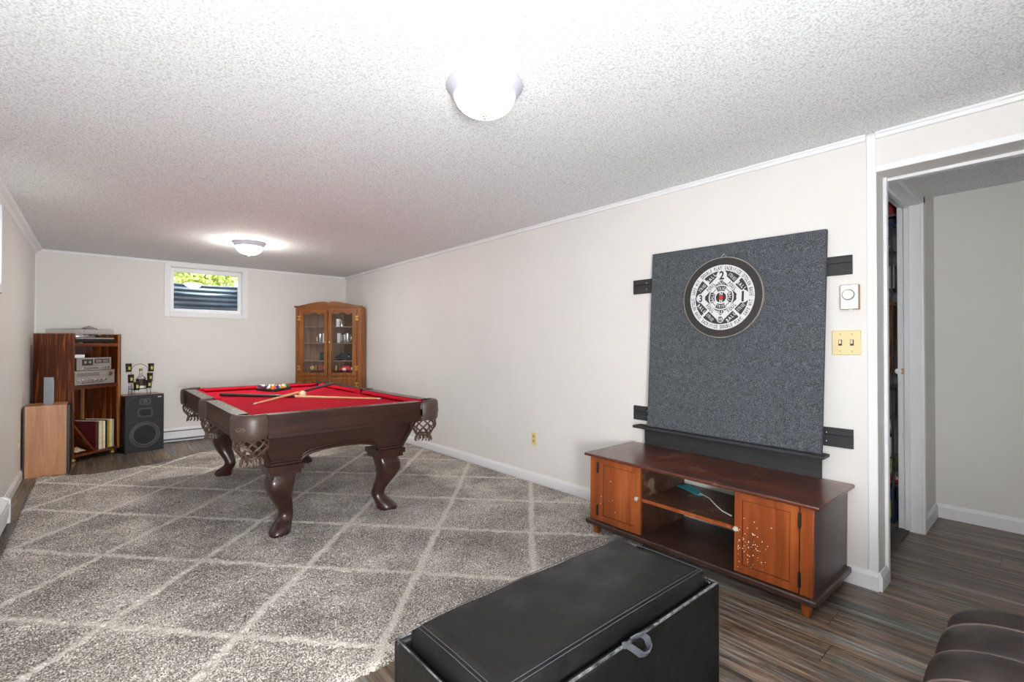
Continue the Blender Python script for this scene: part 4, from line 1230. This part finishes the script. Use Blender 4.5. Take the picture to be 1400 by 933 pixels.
# ------------------------------------------------------------------ walnut loudspeaker beside the cabinet
sx0, sx1, sy0, sy1, sh = -.505, -.215, 6.243, 6.575, .662
t = thing('loudspeaker', 'walnut sided loudspeaker with a black front in the left corner, side toward the camera', 'loudspeaker', ((sx0+sx1)/2, (sy0+sy1)/2, 0))
hw_, hd_ = (sx1-sx0)/2, (sy1-sy0)/2
b = MB().box(-hw_, hw_-.006, -hd_, hd_, 0, sh); b.build('cabinet', m_walnut, t, bevel=.002)
b = MB().box(hw_-.006, hw_+.018, -hd_+.004, hd_-.004, .004, sh-.004); b.build('grille', m_black, t, bevel=.004)
b = MB().box(-hw_-.012, -hw_, -hd_+.004, hd_-.004, .004, sh-.006); b.build('black_back_strip', m_black, t)  # thin black strip along the wall side of the cabinet
t = thing('metal_box', 'narrow silver metal box standing upright on the walnut loudspeaker', 'metal box', (-.352, 6.30, sh), R(-12))
b = MB().box(-.034, .034, 0, .020, 0, .262).box(-.030, .030, -.001, .001, .004, .258); b.build('case', m_greywell, t, bevel=.003)
b = MB().box(.034, .037, .004, .018, .02, .24); b.build('side_flange', m_steel, t)

# ------------------------------------------------------------------ black fronted loudspeaker
la = math.atan2(.09, .36)
t = thing('loudspeaker', 'black fronted three-way loudspeaker standing right of the stereo cabinet', 'loudspeaker', (.236, 6.926, 0), la)
lw, lh, ld = .372, .655, .27
b = MB().box(0, lw, .018, ld, 0, lh-.012); b.build('cabinet', m_black, t, bevel=.002)
b = MB().box(0, lw, .018, ld, lh-.012, lh); b.build('top_panel', m_walnut_top, t, bevel=.002)
m_spk = plain('speaker_black', rgb(40,40,43), .6, var=.15, vs=20); m_spk2 = plain('speaker_grey_ring', rgb(72,73,77), .5, var=.2); m_spk3 = plain('speaker_cone', rgb(30,30,33), .7)
b = MB().box(.0, lw, .0, .018, 0, lh); b.build('baffle', m_spk, t, bevel=.003)
b = MB().lathe([(.150, -.000), (.150, -.006), (.142, -.009), (.132, -.006), (.132, .0)], (lw*.5, 0, .195), ax='y', n=48).lathe([(.130, -.001), (.118, -.006), (.108, -.001)], (lw*.5, 0, .195), ax='y', n=48)
wf = b.build('woofer_ring', m_spk2, t)
b = MB().lathe([(.106, -.002), (.05, -.0005), (.046, -.006), (.0005, -.012)], (lw*.5, 0, .195), ax='y', n=40); b.build('woofer_cone', m_spk3, wf)
def rrect(cx, cz, w, h, r, n=6):
    pts = []
    for qx, qz, a0 in ((1, 1, 0), (-1, 1, 90), (-1, -1, 180), (1, -1, 270)):
        for k in range(n+1):
            a = R(a0+90*k/n); pts.append((cx+qx*(w/2-r)+r*math.cos(a), cz+qz*(h/2-r)+r*math.sin(a)))
    return pts
def frame_(cx, cz, w, h, r, wd, name, parent):
    o1 = rrect(cx, cz, w, h, r); i1 = rrect(cx, cz, w-wd, h-wd, r*.8)
    b = MB().loft([[(x, 0, z) for x, z in o1], [(x, -.007, z) for x, z in o1], [(x, -.007, z) for x, z in i1], [(x, 0, z) for x, z in i1]], False, False)
    return b.build(name, m_spk2, parent)
mh = frame_(lw*.5, .450, .150, .105, .03, .03, 'midrange_horn', t)
b = MB().lathe([(.045, -.002), (.02, -.0008), (.016, -.006), (.0005, -.009)], (lw*.5, 0, .450), ax='y', n=28); b.build('midrange_cone', m_spk3, mh)
tw = frame_(lw*.5, .575, .110, .075, .02, .03, 'tweeter_frame', t)
b = MB().lathe([(.026, -.001), (.02, -.006), (.0005, -.009)], (lw*.5, 0, .575), ax='y', n=24); b.build('tweeter_dome', m_spk2, tw)
b = MB().box(lw-.062, lw-.030, -.003, 0, lh-.038, lh-.028); b.build('badge', m_white, t)
b = MB().tube([(.02, -.001, .345), (.075, -.001, .352)], .002, 6).tube([(lw-.02, -.001, .345), (lw-.075, -.001, .352)], .002, 6).tube([(.012, -.001, .53), (.03, -.001, .60), (.09, -.001, .64)], .002, 6)
b.build('baffle_ridge', m_spk2, t)

# shot-glass rack with bottle on the black speaker
SM = Matrix.Translation((.236, 6.926, lh)) @ Matrix.Rotation(la, 4, 'Z')
def spp(px, py, d=.13): # zoomed-in layout measured on the speaker front
    return SM @ Vector((lw*.5+(px-398)/1420, d, max(0.0, (690-py)/1420)))
t = thing('glass_rack', 'thin black wire rack with a hoop handle on the black loudspeaker', 'wire rack', spp(385, 690), la)
def lp(px, py, d=0): return Vector(((px-385)/1420, d, (690-py)/1420))
b = MB()
hoop = [lp(265, 560), lp(262, 340)]+[lp(378+113*math.cos(a), 295-108*math.sin(a)) for a in [PI-PI*k/16 for k in range(17)]]+[lp(494, 340), lp(494, 560)]
b.tube(hoop, .0028, 6)
b.build('hoop_handle', m_black, t)
b = MB()
for px in (250, 505):
    for d in (-.05, .05): b.tube([lp(px, 690, d), lp(px, 555, d), lp(px+(15 if px < 300 else -11), 555, 0)], .0028, 6)
b.tube([lp(250, 600, -.05), lp(505, 600, -.05), lp(505, 600, .05), lp(250, 600, .05)], .0026, 6, True)
b.tube([lp(330, 602, -.05), lp(330, 602, .05)], .0026, 6).tube([lp(450, 602, -.05), lp(450, 602, .05)], .0026, 6)
b.build('stand_frame', m_black, t)
gl = [(220, 325, 'upper left'), (527, 330, 'upper right'), (250, 505, 'middle left'), (512, 490, 'middle right'), (302, 625, 'lower left'), (466, 600, 'lower right')]
b = MB()
for px, py, _ in gl:
    c = lp(px, py-20, -.02 if py < 560 else -.085)
    r_ = .030
    b.tube([(c.x+r_*math.cos(2*PI*k/20), c.y+r_*math.sin(2*PI*k/20), c.z) for k in range(20)], .0022, 5, True)
    sx_ = lp(265 if px < 385 else 494, py-20)
    b.tube([sx_, (c.x+(r_ if px < 385 else -r_)*.7, c.y+.0, c.z)], .0022, 5)
b.build('holder_rings', m_black, t)
m_shot = plain('dark_olive_shot_glass', rgb(44,44,30), .2, spec=.6, var=.2)
m_gold = plain('gold_print', rgb(188,178,92), .4, .2)
RM = Matrix.Translation(spp(385, 690)) @ Matrix.Rotation(la, 4, 'Z')
for px, py, wh in gl:
    c = lp(px, py, -.02 if py < 560 else -.085)
    g = thing('shot_glass', f'dark shot glass with a pale emblem, {wh} of the six in the wire rack', 'shot glass', RM @ c, la, 'shot glasses in the wire rack')
    b = MB().lathe([(.0005, -.006), (.023, -.006), (.0245, -.003), (.0300, .104), (.0275, .104), (.023, .006), (.0005, .006)], n=20); b.build('tumbler', m_shot, g)
    b = MB().lathe([(.0276, .034), (.0292, .070)], n=8, a0=R(-112), a1=R(-68)); b.build('emblem', m_gold, g)
    b = MB().lathe([(.0238, -.006), (.0252, .008), (.0242, -.006)], n=20); b.build('foot_band', m_white, g)
t = thing('liquor_bottle', 'clear liquor bottle with a dark label standing inside the wire rack', 'bottle', RM @ lp(395, 598, 0), la)
b = MB().lathe([(.0005, 0), (.043, 0), (.046, .004), (.046, .118), (.040, .136), (.022, .150), (.0175, .162), (.0170, .205), (.019, .206), (.019, .212), (.0005, .212)], n=32); b.build('bottle_glass', glass('bottle_glass', (.86,.88,.86,1), .3, .05), t)
b = MB().lathe([(.0465, .040), (.0468, .042), (.0468, .112), (.0465, .114)], n=32); b.build('label', plain('bottle_label', rgb(58,52,44), .5, var=.4, vs=50), t)
b = MB().lathe([(.0467, .010), (.0470, .012), (.0470, .030), (.0467, .032)], n=32); b.build('lower_label', m_white, t)
b = MB().lathe([(.0005, .234), (.017, .234), (.018, .231), (.018, .208), (.0005, .208)], n=20); b.build('cap', plain('tan_cork_cap', rgb(150,118,78), .6), t)
b = MB().lathe([(.0005, .004), (.0425, .004), (.0425, .09), (.0005, .09)], n=24); b.build('liquor', plain('pale_liquor', rgb(196,188,164), .1), t)

# ------------------------------------------------------------------ corner display cabinet
cxx, cyy = 2.522, 6.978
cW, cH = .972, 1.835
ca = R(-45)
cc = thing('display_cabinet', 'honey oak corner cabinet with two glass doors behind the pool table', 'display cabinet', (cxx, cyy, 0), ca)
CMx = Matrix.Translation((cxx, cyy, 0)) @ Matrix.Rotation(ca, 4, 'Z')
rt = .068
def pent(ins=0):
    h = cW/2-ins
    return [(-h, ins), (h, ins), (h+0, ins), (cW/2+rt*.707-ins*1.4, rt*.707), (0.0, cW/2+rt*1.414-.008-ins*1.4), (-(cW/2+rt*.707-ins*1.4), rt*.707), (-h, ins)]
def pentp(ins=0):
    h = cW/2-ins
    return [(-h, ins), (h, ins), (cW/2+rt*.707-.012-ins*1.2, rt*.707-.0+ins*.2), (0.0, cW/2+rt*1.414-.02-ins*1.4), (-(cW/2+rt*.707-.012-ins*1.2), rt*.707+ins*.2)]
for nm, za, zb_ in (('base_board', 0, .08), ('cabinet_floor', .775, .80), ('cabinet_top', 1.765, 1.785)):
    b = MB().prism(pentp(0.006), za, zb_); b.build(nm, m_oak_x, cc, bevel=.002)
pp = pentp(0.0)
for i, j, nm in ((1, 2, 'return_panel'), (4, 0, 'return_panel'), (2, 3, 'back_panel'), (3, 4, 'back_panel')):
    p, q = Vector(pp[i]+(0,)), Vector(pp[j]+(0,)); d_ = (q-p).normalized(); n_ = Vector((-d_.y, d_.x, 0))*.014
    b = MB().loft([[(p.x, p.y, z), (q.x, q.y, z), (q.x+n_.x, q.y+n_.y, z), (p.x+n_.x, p.y+n_.y, z)] for z in (.0, 1.765)])
    b.build(nm, m_oak_z if nm[0] == 'r' else m_oak_in, cc)
h = cW/2
b = MB().box(-h, -h+.058, -.004, .018, 0, 1.785).box(h-.058, h, -.004, .018, 0, 1.785).box(-h+.058, h-.058, -.004, .018, .08, .11).box(-h+.058, h-.058, -.004, .018, .755, .80).box(-h+.058, h-.058, -.004, .018, 1.725, 1.785)
b.build('face_frame', m_oak_z, cc, bevel=.002)
b = MB()
for s in (-1, 1):
    pts = []
    for k in range(25):
        u = k/24; zz = 1.798+.056*(math.sin(PI*(u-.12)/1.55) if u > .12 else 0)**1.2 if u > .12 else 1.798
        if u > .93: zz -= .03*((u-.93)/.07)**2
        pts.append((s*(h+.02)*(1-u), zz))
    poly = [(s*(h+.02), 1.772)]+pts+[(0, 1.772)]
    b.prism(poly, -.022, .004, 'y')
b.build('crest', m_oak_x, cc, bevel=.002)
b = MB()
for s in (-1, 1):
    x0, x1 = .040, .375
    pts = []
    for k in range(33):
        u = k/32; zz = 1.700-.030*math.cos(2*PI*(u-.5)*2)*(1) +.0
        zz = 1.690+.022*math.cos(2*PI*u*2) if .25 < u < .75 else 1.690+.022*math.cos(2*PI*u*2)*.6-.009
        pts.append((s*(x0+(x1-x0)*u), zz))
    b.prism([(s*x0, 1.75)]+pts+[(s*x1, 1.75)], -.020, -.012, 'y')
b.build('scalloped_valance', m_oak_x, cc)
def cdoor(s, z0, z1, glazed):
    xa, xb_ = (.006, h-.060)
    X = lambda x: s*x
    b = MB(); w = .062
    def bx(a, c, y0, y1, za, zb_): b.box(min(X(a), X(c)), max(X(a), X(c)), y0, y1, za, zb_)
    bx(xa, xa+w*.8, -.022, -.004, z0, z1); bx(xb_-w*1.05, xb_, -.022, -.004, z0, z1); bx(xa+w*.8, xb_-w*1.05, -.022, -.004, z0, z0+w*.75); bx(xa+w*.8, xb_-w*1.05, -.022, -.004, z1-w*.6, z1)
    d = b.build('door', m_oak_z, cc, bevel=.003)
    b = MB(); bx(xa+w*.8-.004, xb_-w*1.05+.004, -.014, -.010, z0+w*.75-.004, z1-w*.6+.004)
    if glazed: b.build('glass_pane', m_cabglass, d, flat=True)
    else: b.build('door_panel', m_oak_z, d)
    MB().lathe([(.004, 0), (.004, -.010), (.009, -.014), (.009, -.020), (.0005, -.023)], (X(xa+.026), -.022, 1.27 if glazed else .66), ax='y', n=14).build('knob', plain('pale_brass', rgb(226,200,150), .3, .5), d)
    for z in ((.90, 1.62) if glazed else (.2, .66)):
        b = MB(); bx(xb_-.022, xb_+.030, -.0255, -.022, z-.034, z-.012); bx(xb_-.022, xb_+.030, -.0255, -.022, z+.012, z+.034); bx(xb_-.004, xb_+.010, -.028, -.022, z-.034, z+.034)
        b.build('hinge', m_brass, d, bevel=.001)
for s in (-1, 1): cdoor(s, .785, 1.735, True); cdoor(s, .10, .765, False)
m_shelfglass = m_oak_in
for z in (1.005, 1.262, 1.498):
    b = MB().prism([(x*.97, y*.97+.02) for x, y in pentp(.02)], z-.012, z); b.build('shelf', m_oak_in, cc)
def cp(px, d, z): return CMx @ Vector(((px-420)*.0013, d, z))
m_opal = plain('white_glass_mug', rgb(226,226,230), .2, var=.03)
def mug(label, px, z, hgt, r, mat, handle=1, dpt=.14):
    t = thing('glass_mug', label, 'mug', cp(px, dpt, z), ca, 'drinking glasses in the corner cabinet')
    b = MB().lathe([(.0005, 0), (r*.92, 0), (r, .006), (r, hgt), (r*.9, hgt), (r*.88, .014), (.0005, .014)], n=22); b.build('cup', mat, t)
    if handle:
        b = MB().tube([(r*.95*handle, 0, hgt*.82), (r*1.55*handle, 0, hgt*.80), (r*1.7*handle, 0, hgt*.5), (r*1.5*handle, 0, hgt*.22), (r*.95*handle, 0, hgt*.20)], .0055, 8); b.build('handle', mat, t)
mug('white mug on the top shelf inside the right glass door of the corner cabinet', 483, 1.499, .115, .030, m_opal)
mug('short clear glass right of the white mug on the top shelf of the corner cabinet', 526, 1.499, .052, .020, m_mugglass, 0)
mug('leftmost clear glass mug on the second shelf of the corner cabinet', 272, 1.263, .135, .030, m_mugglass, -1)
mug('frosted white glass mug on the second shelf behind the left door of the corner cabinet', 322, 1.263, .14, .028, m_opal)
mug('clear mug close to the middle door posts on the second shelf of the corner cabinet', 362, 1.263, .13, .026, m_mugglass, -1, .20)
mug('tall pale mug just right of the middle door posts on the second shelf', 492, 1.263, .14, .028, m_opal, 1)
mug('clear mug in the middle of the second shelf behind the right door', 535, 1.263, .12, .027, m_mugglass, -1, .21)
mug('rightmost clear mug with a large handle on the second shelf of the corner cabinet', 592, 1.263, .14, .034, m_mugglass, 1)
def simple(name, label, cat, px, d, z, parts, group=None):
    t = thing(name, label, cat, cp(px, d, z), ca, group)
    for nm, b, mt, bv in parts: b.build(nm, mt, t, bevel=bv)
    return t
m_teal = plain('dark_teal_case', rgb(44,58,66), .4); m_navy = plain('navy_case', rgb(34,40,66), .35); m_pale = plain('pale_blue_print', rgb(176,196,206), .4)
simple('model_box', 'dark teal boxed model on the third shelf behind the left door of the corner cabinet', 'model', 326, .16, 1.006,
       [('case', MB().box(-.065, .065, -.05, .05, 0, .115), m_teal, .004), ('print', MB().ball((.025, -.052, .075), .024, 14, 8, (1, .2, 1)), m_pale, 0)])
simple('model_car', 'dark blue model car on the third shelf behind the right door of the corner cabinet', 'model car', 545, .17, 1.006,
       [('body', MB().prism([(-.125, .018), (-.125, .055), (-.07, .066), (-.04, .105), (.045, .105), (.085, .066), (.125, .058), (.125, .018)], -.045, .045, 'y'), m_navy, .006),
        ('windows', MB().prism([(-.055, .070), (-.036, .098), (.040, .098), (.068, .070)], -.0465, .0465, 'y'), m_black, 0),
        ('wheels', MB().cyl((-.075, -.05, .022), (-.075, .05, .022), .022).cyl((.075, -.05, .022), (.075, .05, .022), .022), m_black, 0),
        ('headlight', MB().ball((.09, -.046, .060), .010, 10, 6), m_white, 0)])
m_tan = plain('tan_ball', rgb(206,176,128), .5); m_orng = plain('orange_figure', rgb(186,112,76), .5, var=.2); m_baseblk = plain('figure_base', rgb(40,36,36), .5)
def orn(label, px, kind, hgt, mt, d=.10):
    t = thing('ornament', label, 'ornament', cp(px, d, .8005), ca, 'ornaments on the bottom shelf of the corner cabinet')
    if kind == 'ball':
        MB().lathe([(.0005, 0), (.030, 0), (.026, .03), (.012, .045), (.012, .06), (.0005, .06)], n=18).build('stand', m_baseblk, t)
        MB().ball((0, 0, .06+hgt/2), hgt/2, 18, 12).build('ball', mt, t)
    else:
        MB().lathe([(.0005, 0), (.022, 0), (.022, .05), (.014, .055), (.0005, .055)], n=16).build('stand', m_baseblk, t)
        MB().lathe([(.0005, .055), (.012, .055), (.015, .075), (.019, .095), (.010, .103), (.014, .116), (.009, .130), (.0005, .132)], n=16).build('figure', mt, t)
orn('large tan ball on a black stand at the left end of the bottom shelf', 196, 'ball', .066, m_tan)
orn('orange figure next to the tan ball on the bottom shelf', 240, 'fig', .1, m_orng)
orn('orange figure in the middle of the row behind the left door', 275, 'fig', .1, m_orng, .12)
orn('reddish figure next to the pale ball on the bottom shelf', 308, 'fig', .1, plain('reddish_figure', rgb(176,96,84), .5))
orn('pale cream ball on a black stand at the right end of the left door', 352, 'ball', .064, plain('cream_ball', rgb(226,206,170), .5))
orn('yellowish figure right of the middle door posts on the bottom shelf', 474, 'fig', .1, plain('yellow_figure', rgb(200,176,120), .5))
simple('toy_car', 'red and white racing toy car in the lower right of the corner cabinet', 'toy car', 580, .10, .8005,
       [('body', MB().prism([(-.075, .05), (-.08, .09), (-.03, .105), (-.01, .130), (.055, .130), (.075, .105), (.08, .05)], -.03, .03, 'y'), m_red, .004),
        ('number_plate', MB().box(-.03, .02, -.032, -.030, .062, .096), m_white, 0),
        ('wheels', MB().cyl((-.05, -.034, .05), (-.05, .034, .05), .020).cyl((.05, -.034, .05), (.05, .034, .05), .020), m_black, 0),
        ('plinth', MB().box(-.09, .09, -.04, .04, 0, .03), m_baseblk, .003)])
orn('small white ball on a stand at the right end of the bottom shelf', 662, 'ball', .045, m_white)

# ------------------------------------------------------------------ things in the dark storage room
sr = thing('storage_shelf', 'dark shelving unit inside the unlit storage room, seen through the gap beside the door frame', 'shelving unit', (4.38, .98, 0))
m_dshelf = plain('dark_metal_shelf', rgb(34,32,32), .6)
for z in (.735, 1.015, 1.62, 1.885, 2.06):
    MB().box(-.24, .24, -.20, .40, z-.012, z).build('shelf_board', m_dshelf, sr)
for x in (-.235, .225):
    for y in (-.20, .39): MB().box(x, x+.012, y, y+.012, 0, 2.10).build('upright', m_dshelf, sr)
def store(name, label, cat, z, parts):
    t = thing(name, label, cat, (4.30, .92, z))
    for nm, b, mt, bv in parts: b.build(nm, mt, t, bevel=bv)
m_wick = NT('brown_wicker')
def _w():
    t = m_wick; t.set(.7); wv = t.n('ShaderNodeTexWave'); wv.inputs['Scale'].default_value = 30; wv.inputs['Distortion'].default_value = 3; t.l(t.co(), wv.inputs['Vector'])
    t.base(t.ramp(wv.outputs['Color'], [(.2, rgb(72,34,14)), (.8, rgb(150,82,40))])); t.bump(wv.outputs['Color'], .5, .01); return t.m
m_wick = _w()
m_blue = plain('blue_plastic', rgb(34,62,122), .4); m_cloth = plain('grey_white_cloth', rgb(196,194,188), .9, var=.2, vs=10); m_olive = plain('olive_pattern', rgb(150,150,90), .8, var=.5, vs=26)
b = MB().box(-.14, .16, -.14, .2, 0, .012)
for s in range(9): b.box(-.14+.0365*s, -.130+.0365*s, -.144, -.134, 0, .17); b.box(-.144, -.134, -.14+.04*s, -.13+.04*s, 0, .17)
b.box(-.15, .17, -.15, -.134, .155, .235).box(-.15, -.134, -.15, .21, .155, .235).box(.156, .17, -.15, .21, 0, .235).box(-.15, .17, .196, .21, 0, .235)
store('laundry_basket', 'blue slatted plastic basket on the storage room floor', 'basket', .002, [('basket', b, m_blue, .003), ('contents', MB().box(-.125, .15, -.125, .19, .014, .15), m_olive, .02)])
store('frisbee', 'bright red-orange plastic disc lying above the blue basket', 'disc', .262, [('disc', MB().lathe([(.0005, .03), (.11, .03), (.135, .018), (.14, 0), (.13, 0), (.125, .014), (.0005, .022)], n=32), plain('red_orange_plastic', rgb(240,80,48), .4), 0), ('black_tray', MB().box(-.15, .17, -.15, .2, -.024, -.001), m_black, .004)])
store('cloth_bag', 'grey-white cloth bag with an olive band under the lowest storage shelf', 'bag', .305, [('bag', MB().box(-.15, .17, -.14, .2, .13, .40), m_cloth, .05), ('olive_band', MB().box(-.152, .172, -.143, .203, .03, .14), m_olive, .02), ('strap', MB().tube([(-.16, -.10, .40), (-.165, -.12, .30), (-.16, -.04, .24), (-.158, 0.0, .14)], .012, 8), m_black, 0)])
store('dark_crate', 'dark grey crate on the lowest storage shelf', 'crate', .736, [('crate', MB().box(-.15, .17, -.15, .2, 0, .20), plain('dark_crate_grey', rgb(60,62,66), .6, var=.4, vs=20), .008), ('rim', MB().box(-.155, .175, -.155, .205, .18, .205), m_black, .004)])
store('wicker_basket', 'tall brown wicker basket on the middle storage shelf', 'basket', 1.016, [('basket', MB().loft([[(x*k, y*k+.02, z) for x, y in rrect(0, 0, .32, .34, .06)] for z, k in ((0, .88), (.25, .96), (.50, 1.0))]), m_wick, 0), ('rim', MB().tube([(x, y+.02, .50) for x, y in rrect(0, 0, .325, .345, .06)], .012, 6, True), m_wick, 0)])
store('grey_box', 'pale grey box with a dark cord on the upper storage shelf', 'box', 1.621, [('box', MB().box(-.15, .17, -.15, .2, 0, .16), plain('grey_card', rgb(150,148,142), .8), .004), ('cord', MB().tube([(-.156, -.12, .17), (-.157, -.09, .11), (-.157, -.02, .08), (-.157, .06, .03)], .008, 6), m_black, 0)])
store('coiled_cable', 'black coiled cable with a shiny metal plug on a storage shelf', 'cable', 1.886, [('cable', MB().tube([(.10*math.cos(a)*(1-.02*k), .09*math.sin(a), .012+.0035*k) for k, a in enumerate([2*PI*i/16 for i in range(48)])], .008, 6), m_black, 0), ('plug', MB().lathe([(.0005, 0), (.018, 0), (.02, .03), (.009, .05), (.0005, .055)], (-.12, -.06, .0), n=14), m_chrome, 0)])
store('folded_tarp', 'dark blue folded tarp on the top storage shelf', 'tarp', 2.061, [('tarp', MB().box(-.15, .15, -.15, .2, 0, .045), plain('navy_tarp', rgb(34,54,120), .6), .014), ('pole', MB().cyl((-.17, -.16, .062), (-.16, .22, .055), .008), m_steel, 0)])
store('red_bag', 'dark red bag on top of the storage shelving', 'bag', 2.122, [('bag', MB().box(-.14, .14, -.15, .2, .010, .125), plain('dark_red_fabric', rgb(140,36,36), .8, var=.3), .03), ('strap', MB().tube([(-.145, -.1, .10), (-.15, 0, .14), (-.145, .1, .10)], .008, 6), m_black, 0)])

# ------------------------------------------------------------------ light and camera
w = bpy.data.worlds.new('World'); SC.world = w; w.use_nodes = True
bg = w.node_tree.nodes['Background']; bg.inputs[0].default_value = (.80, .90, 1, 1); bg.inputs[1].default_value = 3.0
sl = bpy.data.lights.new('sun', 'SUN'); sl.energy = 6; sl.angle = R(1); sl.color = (1, .95, .85)
so = bpy.data.objects.new('sun', sl); COL.objects.link(so); so.rotation_euler = (R(38), R(-10), R(20)); so['kind'] = 'structure'
def lamp(name, loc, power, size, col, rot=None, shape='POINT'):
    l = bpy.data.lights.new(name, shape); l.energy = power; l.color = col
    if shape == 'POINT': l.shadow_soft_size = size
    else: l.size = size
    o = bpy.data.objects.new(name, l); COL.objects.link(o); o.location = loc
    if rot: o.rotation_euler = rot
    return o
lamp('camera_flash', (-.16, -.22, 1.52), 14, .07, (.98, .99, 1))
lamp('flash_fill', (-.05, -.75, 1.0), 74, .55, (.97, .985, 1), (R(112), 0, R(6)), 'AREA')  # added area light facing forward as frontal fill, standing in for flash
cam = bpy.data.cameras.new('camera'); co = bpy.data.objects.new('camera', cam); COL.objects.link(co)
co.location = (0, 0, 1.23); co.rotation_euler = (R(90.481), 0, R(-40.831))
cam.sensor_width = 36; cam.lens = 655/1400*36; cam.clip_start = .02; cam.clip_end = 100
SC.camera = co
SC.view_settings.view_transform = 'Standard'; SC.view_settings.look = 'None'; SC.view_settings.gamma = 1; SC.view_settings.use_curve_mapping = False
SC.view_settings.exposure = 1.1
SC.cycles.use_denoising = True
SC.cycles.max_bounces = 10; SC.cycles.diffuse_bounces = 6; SC.cycles.transparent_max_bounces = 16; SC.cycles.sample_clamp_indirect = 8; SC.cycles.caustics_reflective = False; SC.cycles.caustics_refractive = False
